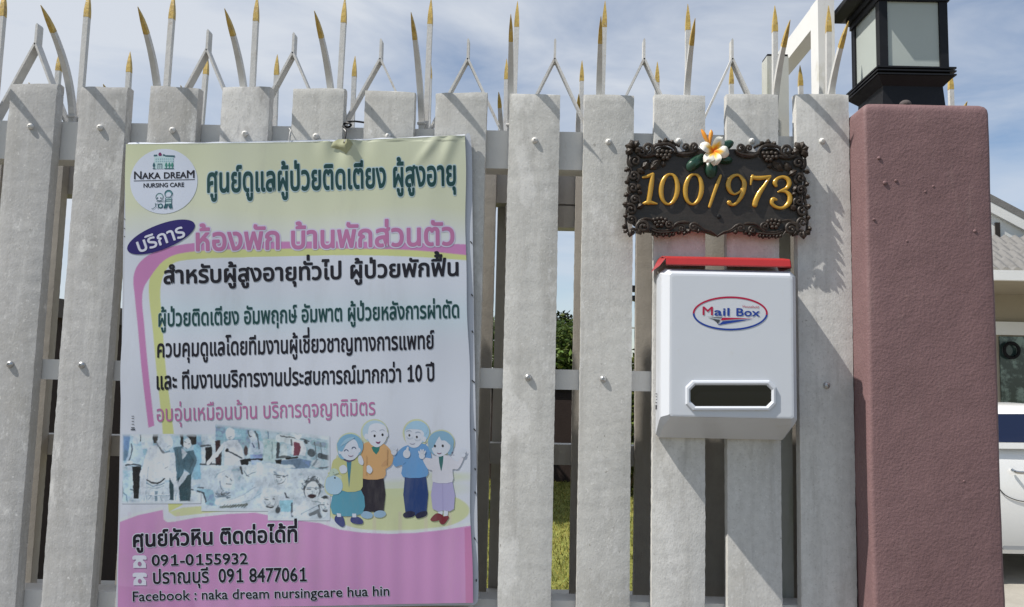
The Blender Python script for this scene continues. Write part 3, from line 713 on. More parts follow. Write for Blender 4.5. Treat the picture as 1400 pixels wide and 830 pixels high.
def lettering(text, p0, p1, h, m, lift=.0004, off=.0, xh=.558, halo=None, hoff=.05, surf=None, par=None, caps=None, name='lettering', hlift=None):
    """text fitted between two photo pixels on its baseline, h = letter height in pixels"""
    S = surf or BP; par = par or bn
    V0, F0, wd = layout(text, 0, caps)
    A, B = Vector(p0), Vector(p1); ex = (B - A) / wd; L_ = (B - A).length
    upv = Vector(((B - A).y / L_ * .45, -(B - A).x / L_)) * (h / xh)      # the letters stay nearly upright
    for mm, rad, k, lf in ([(halo, off + hoff, 14, lift * .4)] if halo else []) + [(m, off * 1.75, 10 if off > .003 else 1, lift)]:
        vs_, Fc = [], []
        for c in range(k):
            a = 2 * math.pi * c / k; ox, oy = (rad * math.cos(a), rad * math.sin(a)) if k > 1 else (0, 0)
            n0 = len(vs_)
            for x, y in V0:
                q = A + ex * (x + ox) + upv * (y + oy); vs_.append(S(q.x, q.y, lf + c * .000012))
            Fc += [tuple(n0 + j for j in f) for f in F0]
        me = bpy.data.meshes.new(name); loc = sum(vs_, Vector()) / len(vs_)
        me.from_pydata([v - loc for v in vs_], [], Fc)
        o = link(name if mm is m else name + '_outline', me, mm, par, loc)
    return o
BLK = ink('black', (.012, .012, .02)); TEAL = ink('teal', (.012, .055, .058)); PINKI = ink('pink', (.40, .155, .31)); NAVY = ink('navy', (.022, .016, .13)); WHT = ink('white', (.58, .60, .70)); PALE = ink('pale_cyan', (.40, .52, .57)); LILAC = ink('lilac_white', (.50, .48, .62))
# ---- banner sheet with its printed background
TL, TR, BR, BL = (172.5, 196.5), (635, 185.5), (646.5, 824), (161, 834)
NU, NV = 460, 620
uu, vvv = np.meshgrid(np.linspace(0, 1, NU + 1), np.linspace(0, 1, NV + 1))
QX = (1 - vvv) * ((1 - uu) * TL[0] + uu * TR[0]) + vvv * ((1 - uu) * BL[0] + uu * BR[0])
QY = (1 - vvv) * ((1 - uu) * TL[1] + uu * TR[1]) + vvv * ((1 - uu) * BL[1] + uu * BR[1])
QY = QY + (1 - vvv) * 3.0 * np.sin(uu * math.pi) * (1 - vvv) ** 12
QX = QX + (1 - 2 * uu) ** 9 * (1.1 * np.sin(QY * .019 + 1) + .6 * np.sin(QY * .047))
class Raster:
    def __init__(s, X, Y, base): s.X, s.Y = X, Y; s.C = np.ones(X.shape + (3,)) * np.array(base)
    def put(s, m, c, a=1.0): m = (m * a)[..., None]; s.C = s.C * (1 - m) + np.array(c) * m
    def poly(s, P, c, a=1.0):
        P = np.array(P, float); x0, y0 = P.min(0) - 1; x1, y1 = P.max(0) + 1
        m = np.zeros(s.X.shape); sub = (s.X > x0) & (s.X < x1) & (s.Y > y0) & (s.Y < y1)
        ys, xs = np.where(sub)
        if len(ys) == 0: return
        acc = np.zeros(len(ys))
        for ox, oy in ((-.3, -.3), (.3, -.3), (-.3, .3), (.3, .3), (0, 0)):
            X = s.X[ys, xs] + ox; Y = s.Y[ys, xs] + oy; ins = np.zeros(len(ys), bool)
            for i in range(len(P)):
                (xa, ya), (xb, yb) = P[i - 1], P[i]
                if ya == yb: continue
                cnd = (ya > Y) != (yb > Y); ins ^= cnd & (X < (xb - xa) * (Y - ya) / (yb - ya) + xa)
            acc += ins
        m[ys, xs] = acc / 5; s.put(m, c, a)
    def ell(s, cx, cy, rx, ry, c, rot=0, a=1.0, soft=.5):
        dx, dy = s.X - cx, s.Y - cy; r = R(rot); ux = dx * math.cos(r) + dy * math.sin(r); uy = -dx * math.sin(r) + dy * math.cos(r)
        d = (np.sqrt((ux / rx) ** 2 + (uy / ry) ** 2) - 1) * min(rx, ry)
        s.put(np.clip(.5 - d / (2 * soft), 0, 1), c, a)
    def line(s, pts, w_, c, a=1.0):
        d = np.full(s.X.shape, 1e9)
        for (xa, ya), (xb, yb) in zip(pts, pts[1:]):
            vx, vy = xb - xa, yb - ya; l2 = vx * vx + vy * vy + 1e-9
            t_ = np.clip(((s.X - xa) * vx + (s.Y - ya) * vy) / l2, 0, 1)
            d = np.minimum(d, np.hypot(s.X - xa - t_ * vx, s.Y - ya - t_ * vy))
        s.put(np.clip(w_ / 2 - d + .5, 0, 1), c, a)
def sm(P, k=6, closed=False): return [(v.x, v.y) for v in catmull([(a, b, 0) for a, b in P], k, closed)]
WHITEB = (.66, .67, .73)
TINT = np.array((.81, .855, .905)); rs = Raster(QX, QY, WHITEB)
YEL = np.array((.62, .63, .36)); YELP = np.array((.66, .66, .48))
f_ = np.clip((345 - QY) / 60 + .1 * np.sin(QX * .02), 0, 1) * np.clip(1.25 - np.clip((QY - 300) / 60, 0, 1) * (QX < 200), 0, 1)
rs.put(np.clip(f_, 0, 1), YELP, 1); rs.put(np.clip(1 - np.hypot((QX - 180) / 150, (QY - 190) / 110), 0, 1), YEL, .7)
rs.put(np.clip(1 - np.hypot((QX - 480) / 160, (QY - 230) / 70), 0, 1), YEL, .35)
rs.put(np.exp(-((QY - 430) / 26) ** 2) * (QX > 215), (.55, .70, .74), .45)
PNK = (.56, .22, .44); YLN = (.60, .61, .25)
innr = sm([(640, 356), (560, 351), (460, 349), (330, 352), (262, 355), (236, 361), (224, 376), (219, 400), (222, 440), (227, 500), (234, 560), (243, 640), (250, 690)])
outr = sm([(640, 344), (560, 340), (460, 338), (330, 341), (262, 344), (228, 352), (210, 366), (204, 385), (204, 410), (209, 450), (214, 500), (220, 560), (226, 640), (231, 700)])
rs.poly(outr + innr[::-1], YLN)
po = sm([(640, 334), (560, 332), (460, 330), (330, 331), (262, 333), (216, 343), (192, 358), (182.5, 378), (184, 405), (189, 450), (195, 510), (203, 585)])
pi_ = sm([(640, 349), (560, 342), (460, 340), (330, 341), (262, 344.5), (228, 354), (206, 378), (194.5, 403), (198, 450), (204, 510), (211, 582)])
rs.poly(po + pi_[::-1], PNK)
rs.ell(545, 698, 97, 30, (.60, .62, .36)); rs.ell(560, 668, 70, 12, (.60, .64, .40), a=.55, soft=4); rs.ell(610, 652, 40, 6, (.60, .64, .40), a=.6, soft=3)
rs.poly([(250, 694), (300, 690), (380, 689), (450, 694), (450, 702), (350, 694), (300, 700), (240, 706), (231, 700)], YLN, .8)
low = [(158, 716), (163, 714), (190, 704), (223, 697), (224, 710), (229, 714), (240, 713), (266, 708), (310, 703), (348, 701), (400, 710.5), (437, 715), (465, 724), (493, 728), (530, 730), (567, 729), (605, 725), (642, 719), (655, 716), (655, 840), (155, 840)]
rs.poly([(x, y - 4.5) for x, y in low], (.68, .70, .70), .8); rs.poly(low, (.60, .29, .52))
rs.poly([(635, 722), (648, 719), (648, 840), (637, 840)], (.52, .16, .33), .7)
for k in range(14):
    x = 178 + k * 33.5 + random.uniform(-5, 5); rs.poly([(x, 700), (x + 5, 700), (x + 6, 840), (x + 1, 840)], (.60, .30, .52), .16 * (QY > 700).max())
rs.poly(low[:0] + [(155, 800), (260, 812), (270, 840), (155, 840)], (.46, .17, .36), .3)
def grid_mesh(name, X, Y, C, pt, par, m, mask=None):
    nv, nu = X.shape
    # vectorised U(): ray per pixel on the banner plane
    fx = (X - CX) / F; fy = (Y - CY) / F
    D = np.stack([fw[i] + rt[i] * fx - up[i] * fy for i in range(3)], -1)
    t_ = (BY - CAM.y) / D[..., 1]
    P = np.array(CAM)[None, None] + D * t_[..., None]
    wv = np.vectorize(wave)(X, Y); P[..., 1] = BY - wv - pt
    loc = np.array([*WL[par]]); P = (P - loc).reshape(-1, 3)
    idx = np.arange(nv * nu).reshape(nv, nu)
    q = np.stack([idx[1:, :-1], idx[1:, 1:], idx[:-1, 1:], idx[:-1, :-1]], -1)
    if mask is not None: q = q[mask[:-1, :-1]]
    q = q.reshape(-1, 4)
    me = bpy.data.meshes.new(name); me.vertices.add(len(P)); me.vertices.foreach_set('co', P.astype(np.float32).ravel())
    me.loops.add(q.size); me.loops.foreach_set('vertex_index', q.ravel().astype(np.int32))
    me.polygons.add(len(q)); me.polygons.foreach_set('loop_start', np.arange(0, q.size, 4, dtype=np.int32))
    me.polygons.foreach_set('use_smooth', np.ones(len(q), bool))
    me.update(calc_edges=True); me.validate()
    a = me.color_attributes.new('Col', 'FLOAT_COLOR', 'POINT')
    a.data.foreach_set('color', np.concatenate([C.reshape(-1, 3) * TINT, np.ones((len(P), 1))], 1).astype(np.float32).ravel())
    return link(name, me, m, par, loc)
grid_mesh('printed_sheet', QX, QY, rs.C, 0, bn, PRINT)
# hem: vinyl wrapped round a thin wooden frame, showing white at the sides
bm = bmesh.new()
hemR = sm([(634, 187), (644, 191), (646, 300), (648, 450), (651, 600), (653, 740), (654, 812), (650, 826), (640, 827)], 4)
hemL = [(163, 836), (158.5, 830), (162, 700), (166, 500), (168.5, 330), (171.5, 230), (172, 199)]
prism(bm, [U(x, y, -.0115) for x, y in [(172, 198), (400, 192)] + hemR + hemL], (0, .0035, 0)); finish('hem', bm, VINYL, bn)
bm = bmesh.new()
for a, b in (((178, 206), (632, 196)), ((166, 822), (640, 812))): box(bm, U(*a, -.0078), U(b[0], b[1] + 18, -.0078) + Vector((0, .0025, 0)))
finish('frame_batten', bm, mat('raw_timber', (.3, .22, .14), .8, .2, var=.2), bn)
bm = bmesh.new()
for y in (330, 402, 452, 520, 586, 640, 672, 735, 792):
    x = 640 + (y - 186) * .0165; tube(bm, [U(x + random.uniform(-1, 2), y, -.0125), U(x + random.uniform(0, 4), y + 3, -.0125)], .0011, 5)
for y in (299, 312, 323): tube(bm, [U(169.5, y, -.0125), U(172.3, y + 2, -.0125)], .0007, 5)
finish('staple', bm, BLACK, bn)
bm = bmesh.new(); A0, B0 = [], []
for k in range(41):
    x = 172.5 + (635 - 172.5) * k / 40; y = 196.5 - 11 * k / 40 + 3 * math.sin(k / 40 * math.pi)
    p = BP(x, y + .8, .0002); A0.append(bm.verts.new(p)); B0.append(bm.verts.new((p.x, -.0065, p.z + .0062 + .0009 * math.sin(k * 1.3))))
for k in range(40): bm.faces.new((A0[k], A0[k + 1], B0[k + 1], B0[k]))
finish('top_hem', bm, VINYL, bn, smooth=True)
# torn top edge, tie wire
FOLD = mat('folded_vinyl_back', (.38, .39, .24), .5, .4, var=.2, vscale=60)
bm = bmesh.new()
fp = [[BP(455, 194, .001), BP(462, 191, .005), BP(470, 191, .003), BP(479, 192, .005), BP(483, 197, .001)], [BP(452, 201, .001), BP(459, 199, .004), BP(467, 201, .007), BP(474, 201, .005), BP(480, 203, .001)], [BP(460, 203, .0008), BP(463, 203, .002), BP(468, 206, .003), BP(472, 209, .002), BP(473, 211, .0008)]]
g_ = [[bm.verts.new(p) for p in row] for row in fp]
for A, B in zip(g_, g_[1:]):
    for k in range(4): bm.faces.new((A[k], A[k + 1], B[k + 1], B[k]))
bmesh.ops.subdivide_edges(bm, edges=bm.edges[:], cuts=2, use_grid_fill=True, smooth=.8)
finish('torn_fold', bm, FOLD, bn, smooth=True)
bm = bmesh.new()
W3 = lambda px, py, Y: U(px, py, Y)
tube(bm, catmull([W3(470, 196, -.024), W3(473, 185, -.026), W3(473, 176, -.010), W3(468, 172, .004), W3(472, 168, .024)], 6), .0012, 6)
tube(bm, catmull([W3(467, 172, .012), W3(474, 168, .004), W3(480, 171, .002), W3(475, 174, .014), W3(470, 170, .022), W3(482, 166, .010), W3(498, 167.5, .016)], 6), .0022, 6)
finish('tie_wire', bm, BLACK, bn, smooth=True)
bm = bmesh.new(); tube(bm, catmull([W3(395, 194, -.014), W3(396, 183, -.012), W3(397, 178, .004), W3(394, 174, .024)], 6), .0009, 6); tube(bm, catmull([W3(470, 176, -.004), W3(474, 182, -.018), W3(472, 190, -.026), W3(471, 194, -.028)], 6), .001, 6)
finish('tie_string', bm, STEEL, bn, smooth=True)
# ---- the writing
lettering('ศูนย์ดูแลผู้ป่วยติดเตียง ผู้สูงอายุ', (282, 263), (625, 253), 26, TEAL, off=.016, halo=PALE, hoff=.045)
lettering('ห้องพัก บ้านพักส่วนตัว', (266, 343), (623, 334.5), 24, PINKI, off=.014, halo=LILAC, hoff=.055)
lettering('สำหรับผู้สูงอายุทั่วไป ผู้ป่วยพักฟื้น', (223, 388), (629, 376.5), 18, BLK, off=.016)
lettering('ผู้ป่วยติดเตียง อัมพฤกษ์ อัมพาต ผู้ป่วยหลังการผ่าตัด', (215.5, 446.3), (629, 434), 17.5, TEAL, off=.012, halo=PALE, hoff=.03)
lettering('ควบคุมดูแลโดยทีมงานผู้เชี่ยวชาญทางการแพทย์', (214.5, 488.5), (594, 476.5), 18.3, BLK, off=.013)
lettering('และ ทีมงานบริการงานประสบการณ์มากกว่า 10 ปี', (213.5, 532.5), (595, 520.5), 18, BLK, off=.013)
lettering('อบอุ่นเหมือนบ้าน บริการดุจญาติมิตร', (213.5, 576.5), (514, 567), 17.5, PINKI, off=.004)
lettering('ศูนย์หัวหิน ติดต่อได้ที่', (181, 747.5), (408.5, 740), 16.5, BLK, off=.018, halo=WHT, hoff=.05)
lettering('091-0155932', (207, 773.6), (339.5, 771), 14.6, BLK, off=.012, xh=.682, halo=WHT, hoff=.04)
lettering('ปราณบุรี  091 8477061', (207.5, 798.3), (421.5, 794), 15, BLK, off=.012, halo=WHT, hoff=.04)
lettering('Facebook : naka dream nursingcare hua hin', (180, 822.3), (533.5, 814), 13.4, BLK, off=.008, xh=.69, halo=WHT, hoff=.04)
def flat(name, pts, m, lift, par=None, S=None):
    bm = bmesh.new(); vs_ = [bm.verts.new((S or BP)(x, y, lift)) for x, y in pts]
    f = bm.faces.new(vs_); bmesh.ops.triangulate(bm, faces=[f]); bm.free()
    v, q = fine(pts, [tuple(range(len(pts)))], 7.0)
    bm = bmesh.new(); vs_ = [bm.verts.new((S or BP)(x, y, lift)) for x, y in v]
    for t_ in q: bm.faces.new([vs_[i] for i in t_])
    return finish(name, bm, m, par or bn)
def ellp(cx, cy, rx, ry, rot=0, n=48): return [(cx + rx * math.cos(t_) * math.cos(R(rot)) - ry * math.sin(t_) * math.sin(R(rot)), cy + rx * math.cos(t_) * math.sin(R(rot)) + ry * math.sin(t_) * math.cos(R(rot))) for t_ in [2 * math.pi * k / n for k in range(n)]]
bd = flat('service_badge', ellp(220.7, 324.3, 49.5, 17, -21), NAVY, .0006)
V, Fc, wd = layout('บริการ', 0)
V, Fc = sum([[(x + .02 * math.cos(c), y + .02 * math.sin(c)) for x, y in V] for c in range(6)], []), sum([[tuple(i + len(V) * c for i in q) for q in Fc] for c in range(6)], [])
def badge(x, y, lf):
    a_ = R(-19); u_ = x / wd * 70; v_ = y / .558 * 14.5
    return BP(189.5 + u_ * math.cos(a_) + v_ * math.sin(a_), 346 + u_ * math.sin(a_) - v_ * math.cos(a_), lf)
me = bpy.data.meshes.new('lettering'); me.from_pydata([badge(x, y, .0007 + n_ * 1e-7) - WL[bn] for n_, (x, y) in enumerate(V)], [], Fc); link('lettering', me, WHT, bd, WL[bn])
for (px, py) in ((191, 768), (191, 791.8)):   # telephone pictograms
    s = .98
    P = [(-10, -4.5), (-9.6, -7.5), (-7, -9), (7, -9), (9.6, -7.5), (10, -4.5), (9.4, -3), (5, -3.2), (4.6, -5), (3.4, -5.2), (4.6, -2.6), (8.6, 2), (9, 8.6), (-9, 8.6), (-8.6, 2), (-4.6, -2.6), (-3.4, -5.2), (-4.6, -5), (-5, -3.2), (-9.4, -3)]
    ph = flat('telephone_symbol', [(px + x * s, py + y * s) for x, y in P], WHT, .0005)
    flat('dial', ellp(px, py + 2.8, 2.6, 3.1, 0, 16), ink('dull_purple', (.32, .15, .29)), .0008, ph)
# logo
lg = flat('logo', ellp(224, 248, 46.2, 44.6, -4), ink('logo_white', (.54, .59, .70)), .0004)
lettering('NAKA DREAM', (182.4, 244.9), (267, 243.2), 10.3, BLK, lift=.0007, off=.012, xh=.686, caps=(0, 9), par=lg)
lettering('NURSING CARE', (196, 256.5), (252.2, 255.4), 5.6, BLK, lift=.0007, off=.014, xh=.686, par=lg)
flat('underline', [(182.8, 247), (266.5, 245.2), (266.5, 246), (182.8, 247.8)], BLK, .0007, lg)
Z = lambda x, y: (175 + x / 8.3, 195 + y / 8.3)
bmx = []
INKT = ink('pale_teal', (.42, .56, .60)); INKD = ink('dark_teal', (.03, .10, .13)); INKG = ink('leaf_green', (.04, .20, .16)); INKR = ink('maroon', (.16, .02, .10))
lb = flat('hospital_symbol', [Z(295, 150), Z(520, 155), Z(515, 298), Z(295, 298)], INKT, .0007, lg)
def sub(pts, m, lift, par, name='ink_shape'): return flat(name, [Z(*p) for p in pts], m, lift, par)
for pts in ([(290, 138), (330, 135), (330, 152), (290, 155)], [(395, 130), (420, 135), (420, 152), (395, 150)], [(420, 142), (532, 146), (530, 165), (420, 158)], [(413, 290), (523, 290), (523, 299), (413, 299)], [(280, 290), (310, 290), (310, 299), (280, 299)], [(335, 238), (388, 238), (388, 246), (342, 246), (342, 297), (335, 297)], [(358, 246), (364, 246), (364, 297), (358, 297)], [(380, 246), (388, 246), (388, 297), (380, 297)]): sub(pts, INKD, .0009, lg)
for yy in (178, 205):
    for xx in range(312, 505, 24): sub([(xx, yy), (xx + 12, yy), (xx + 12, yy + 12), (xx, yy + 12)], ink('teal_window', (.25, .42, .5)), .0009, lg)
sub([(345, 124), (352, 124), (352, 112), (372, 112), (372, 122), (380, 122), (380, 142), (370, 142), (370, 150), (352, 150), (352, 142), (343, 142)], INKR, .0009, lg)
for xx in (293, 434, 470, 503): sub([(xx - 15, 262), (xx - 10, 240), (xx, 222), (xx + 10, 240), (xx + 15, 262), (xx + 6, 276), (xx + 3, 298), (xx - 3, 298), (xx - 6, 276)], INKG if xx > 300 else INKD, .0010, lg)
def strokes(name, lines, w_, m, lift, par, TR_=Z):
    bm = bmesh.new()
    for ln_ in lines:
        for (a, b) in zip(ln_, ln_[1:]):
            a_, b_ = Vector(TR_(*a)), Vector(TR_(*b)); d = (b_ - a_); n_ = Vector((-d.y, d.x)).normalized() * w_ / 2; e_ = d.normalized() * w_ * .3
            q = [a_ - e_ + n_, b_ + e_ + n_, b_ + e_ - n_, a_ - e_ - n_]
            bm.faces.new([bm.verts.new(BP(p.x, p.y, lift)) for p in q])
    return finish(name, bm, m, par)
circ = lambda cx, cy, rx, ry, a0=0, a1=360, n=14: [(cx + rx * math.cos(R(a0 + (a1 - a0) * k / n)), cy + ry * math.sin(R(a0 + (a1 - a0) * k / n))) for k in range(n + 1)]
for P_, m_ in ((circ(362, 612, 40, 36), INKT), (circ(465, 575, 42, 38), ink('teal_hair', (.10, .24, .28)))): sub(P_[:-1], m_, .0007, lg)
sub(circ(362, 628, 33, 30)[:-1], ink('logo_white', 0), .0008, lg); sub(circ(465, 590, 30, 26)[:-1], ink('logo_white', 0), .0008, lg)
sub([(430, 628), (500, 622), (502, 695), (432, 700)], INKT, .0007, lg)
sub([(432, 695), (465, 695), (448, 745), (412, 748)], INKD, .0007, lg); sub([(470, 695), (500, 692), (510, 745), (480, 750)], INKD, .0007, lg)
sub(circ(375, 722, 30, 30)[:-1], INKD, .0007, lg); sub(circ(375, 722, 15, 15)[:-1], INKT, .0009, lg)
strokes('walker_symbol', [circ(362, 620, 42, 44, 0, 360), circ(465, 585, 45, 45), [(330, 668), (400, 668), (440, 662)], [(315, 690), (320, 730), (285, 755), (275, 752)], [(318, 700), (350, 700), (345, 750)], [(432, 628), (428, 700), (412, 748), (440, 750), (465, 705), (480, 750), (510, 750), (500, 695), (502, 630)], [(440, 650), (500, 645)], [(432, 668), (500, 664)], circ(340, 632, 4, 6), circ(378, 632, 4, 6)], .75, INKD, .0010, lg)
# ---- printed photographs: a collage of carers and elderly people in blue-grey duotone
x0, x1, y0, y1 = 164, 452, 570, 714
PXg, PYg = np.meshgrid(np.arange(x0, x1, .8), np.arange(y0, y1, .8))
def fbm(sc, seed, amp=(1, .5, .25)):
    out = np.zeros(PXg.shape)
    for k, a in enumerate(amp):
        f_ = 2 ** k / sc; gx = PXg * f_ + seed * 17.3; gy = PYg * f_ + seed * 9.1
        ix, iy = np.floor(gx).astype(int), np.floor(gy).astype(int); tx, ty = gx - ix, gy - iy; tx, ty = tx * tx * (3 - 2 * tx), ty * ty * (3 - 2 * ty)
        hsh = lambda i, j: np.mod(np.sin(i * 127.1 + j * 311.7 + seed * 74.7) * 43758.5453, 1)
        out += a * ((hsh(ix, iy) * (1 - tx) + hsh(ix + 1, iy) * tx) * (1 - ty) + (hsh(ix, iy + 1) * (1 - tx) + hsh(ix + 1, iy + 1) * tx) * ty - .5)
    return out
ph = Raster(PXg + 1.3 * fbm(6, 1) + .3 * fbm(2.2, 5), PYg + 1.3 * fbm(6, 2) + .3 * fbm(2.2, 6), (.56, .62, .67))
A_ = lambda P: [(160 + x / 6.147, 565 + y / 6.147) for x, y in P]
B_ = lambda P: [(270 + x / 5.353, 565 + y / 5.353) for x, y in P]
PW = (.68, .70, .74); SK = (.58, .62, .66); CY1 = (.30, .46, .58); CY2 = (.14, .27, .36); DK = (.02, .025, .035); DT = (.035, .13, .16); MT = (.10, .26, .34); GY = (.30, .36, .40)
def pA(P, c, a=1): ph.poly(A_(P), c, a)
def pB(P, c, a=1): ph.poly(B_(P), c, a)
def eA(x, y, rx, ry, c, rot=0, a=1, soft=.5): q = A_([(x, y)])[0]; ph.ell(q[0], q[1], rx / 6.147, ry / 6.147, c, rot, a, soft)
def eB(x, y, rx, ry, c, rot=0, a=1, soft=.5): q = B_([(x, y)])[0]; ph.ell(q[0], q[1], rx / 5.353, ry / 5.353, c, rot, a, soft)
def lA(P, w_, c, a=1): ph.line(A_(P), w_ / 6.147, c, a)
def lB(P, w_, c, a=1): ph.line(B_(P), w_ / 5.353, c, a)
pA([(45, 175), (705, 165), (705, 550), (640, 560), (40, 750), (30, 400)], (.42, .56, .66)); pA([(45, 175), (110, 175), (105, 400), (45, 400)], (.18, .36, .52)); pA([(200, 175), (300, 170), (300, 300), (210, 300)], (.60, .66, .72)); pA([(495, 165), (535, 165), (535, 280), (495, 280)], (.45, .62, .72)); pA([(640, 170), (705, 168), (705, 555), (640, 560)], (.32, .55, .70))
pA([(110, 410), (30, 420), (35, 750), (205, 745), (500, 750), (640, 740), (640, 560), (200, 600)], (.56, .62, .68)); pA([(300, 175), (345, 175), (340, 250), (305, 250)], DK); pA([(530, 170), (560, 168), (555, 290), (530, 260)], DK); pA([(193, 175), (207, 175), (205, 240), (195, 235)], DK)
# man on the left
pA([(105, 290), (140, 265), (215, 280), (230, 420), (190, 450), (90, 440), (80, 400)], (.50, .62, .72)); eA(165, 215, 33, 42, SK); eA(150, 180, 30, 16, PW); lA([(100, 400), (130, 300), (125, 260)], 10, DK, .7); pA([(130, 445), (205, 445), (190, 640), (185, 720), (150, 715), (140, 600)], DK); lA([(80, 435), (140, 425), (200, 440)], 14, DK, .8); eA(110, 412, 26, 16, PW); pA([(50, 470), (130, 480), (140, 650), (100, 750), (45, 740)], (.48, .66, .78), .8); lA([(50, 660), (80, 690), (95, 750)], 8, CY2, .8); lA([(45, 570), (55, 640), (45, 740)], 8, DK, .6); lA([(120, 640), (150, 650)], 12, DK, .7)
# bald elderly man with walking frame
eA(405, 245, 65, 70, (.62, .66, .72)); eA(400, 205, 52, 42, (.66, .70, .75)); pA([(260, 280), (330, 270), (400, 330), (480, 330), (510, 480), (535, 640), (500, 650), (450, 560), (250, 570), (245, 690), (205, 680), (195, 520)], PW); lA([(335, 235), (350, 285), (375, 310), (400, 330), (440, 320)], 9, GY); lA([(355, 290), (372, 318), (390, 335)], 14, DK, .6); lA([(425, 285), (450, 275)], 5, GY); lA([(395, 300), (415, 322), (440, 312)], 5, CY2, .6); lA([(265, 450), (255, 560)], 6, GY, .7); lA([(400, 465), (425, 452)], 5, DK, .6)
pA([(255, 560), (405, 540), (400, 745), (250, 745)], (.60, .64, .68)); lA([(253, 560), (290, 585), (340, 590), (400, 550)], 12, DK); lA([(255, 590), (310, 615), (395, 590)], 8, CY2, .8); lA([(265, 620), (330, 632), (392, 610)], 6, GY, .8); pA([(320, 655), (345, 650), (345, 745), (322, 745)], CY2, .8); lA([(270, 680), (290, 700), (265, 730)], 7, GY, .7); lA([(385, 660), (370, 700), (385, 735)], 7, GY, .7)
for P in ([(225, 690), (500, 680)], [(225, 700), (222, 750)], [(490, 650), (485, 745)], [(510, 650), (520, 750)], [(205, 745), (530, 740)], [(245, 640), (245, 750)]): lA(P, 9, (.70, .74, .80)); lA([(p[0] + 6, p[1] + 5) for p in P], 4, CY2, .6)
eA(505, 640, 22, 28, SK); eA(230, 690, 18, 22, SK)
# nurse
pA([(470, 285), (545, 275), (560, 330), (640, 310), (670, 400), (625, 520), (560, 470), (550, 560), (500, 570), (490, 380)], MT); pA([(510, 540), (625, 510), (615, 740), (530, 740), (520, 640)], DT); pA([(440, 540), (475, 600), (480, 730), (445, 725)], DT); pA([(540, 290), (590, 340), (545, 390)], SK); eA(590, 255, 34, 50, (.64, .67, .70), 20); pA([(580, 190), (620, 165), (665, 180), (660, 260), (630, 270), (620, 235), (590, 205)], DK); lA([(600, 180), (650, 195)], 4, GY); lA([(565, 238), (580, 246)], 5, DK); lA([(600, 260), (612, 258)], 4, DK); lA([(565, 290), (585, 298)], 5, CY2)
pA([(560, 490), (600, 500), (570, 560), (520, 620), (510, 600)], SK); lA([(600, 330), (640, 400), (610, 470)], 7, DT, .6); lA([(505, 300), (520, 450), (515, 530)], 7, DT, .6); lA([(570, 380), (555, 460)], 6, DT, .5)
lA([(625, 640), (690, 655), (730, 680), (750, 750)], 12, DK, .8); pA([(640, 600), (780, 590), (820, 740), (750, 745), (720, 680), (640, 650)], (.45, .58, .68), .8)
# upper middle: exercise with sticks
pB([(130, 75), (450, 110), (620, 150), (975, 195), (975, 410), (700, 410), (480, 370), (130, 385)], (.45, .55, .60)); pB([(130, 75), (450, 110), (480, 200), (130, 200)], (.36, .50, .58))
for k in range(6): lB([(130 + k * 62, 80 + k * 8), (150 + k * 60, 205)], 3, (.25, .38, .46), .6)
lB([(130, 130), (460, 160)], 3, (.25, .38, .46), .6); lB([(130, 165), (460, 185)], 3, (.25, .38, .46), .5)
pB([(130, 200), (165, 195), (165, 380), (130, 380)], (.10, .035, .045)); pB([(55, 250), (105, 245), (105, 370), (55, 370)], DK); lB([(25, 240), (95, 235)], 12, DK, .7); lB([(20, 375), (150, 372)], 12, DK, .8); lB([(170, 270), (165, 370)], 10, DK, .8)
pB([(195, 220), (230, 195), (290, 195), (325, 260), (320, 385), (190, 385), (195, 290)], PW); lB([(195, 225), (130, 310), (75, 365)], 28, PW); eB(238, 150, 33, 45, (.68, .70, .73)); lB([(228, 178), (250, 172)], 5, GY); lB([(230, 188), (246, 188)], 4, DK, .6); lB([(195, 320), (240, 325)], 3, GY, .7); lB([(310, 260), (330, 330)], 24, PW)
lB([(215, 272), (320, 330)], 10, (.06, .08, .1)); eB(215, 272, 13, 13, DK); lB([(330, 350), (468, 335)], 20, DK); pB([(310, 345), (350, 335), (375, 350), (360, 388), (318, 385)], DK)
pB([(390, 195), (430, 175), (480, 230), (490, 300), (420, 330), (375, 300), (370, 260)], (.56, .64, .74)); eB(400, 165, 26, 42, SK, -15); lB([(368, 130), (385, 175)], 8, DK, .7); lB([(420, 130), (440, 175), (450, 260)], 9, DK, .7); lB([(380, 165), (395, 170)], 5, DK); lB([(400, 220), (415, 250)], 8, (.10, .14, .28)); eB(352, 275, 16, 36, (.16, .10, .10)); pB([(380, 305), (480, 300), (470, 330), (390, 335)], (.34, .44, .66)); pB([(390, 345), (460, 345), (440, 380), (395, 375)], (.40, .50, .70))
lB([(515, 130), (518, 185)], 6, CY2); pB([(480, 190), (580, 190), (570, 360), (480, 350)], (.50, .62, .60)); lB([(590, 220), (585, 320)], 22, DK, .8); lB([(545, 210), (545, 330)], 5, GY); lB([(605, 180), (690, 195)], 60, (.64, .68, .68)); lB([(630, 250), (630, 330)], 50, (.54, .6, .6)); lB([(600, 320), (680, 320)], 16, DK, .7)
lB([(608, 165), (780, 190), (820, 205)], 8, DK, .8)
eB(738, 165, 24, 28, (.66, .68, .70)); lB([(715, 145), (735, 155), (760, 150)], 6, GY); pB([(690, 215), (720, 195), (770, 200), (800, 260), (790, 310), (690, 300)], (.68, .68, .70)); pB([(705, 210), (745, 215), (760, 250), (740, 310), (705, 310)], (.30, .04, .10)); lB([(690, 195), (692, 235)], 12, DK, .7); lB([(790, 205), (800, 215)], 22, DK, .8)
lB([(850, 215), (960, 240)], 40, (.34, .42, .44), .8); lB([(860, 210), (870, 330)], 6, DK, .6); lB([(905, 215), (910, 330)], 6, DK, .5); lB([(895, 310), (975, 330)], 38, DK, .7); eB(835, 290, 28, 30, (.14, .18, .2))
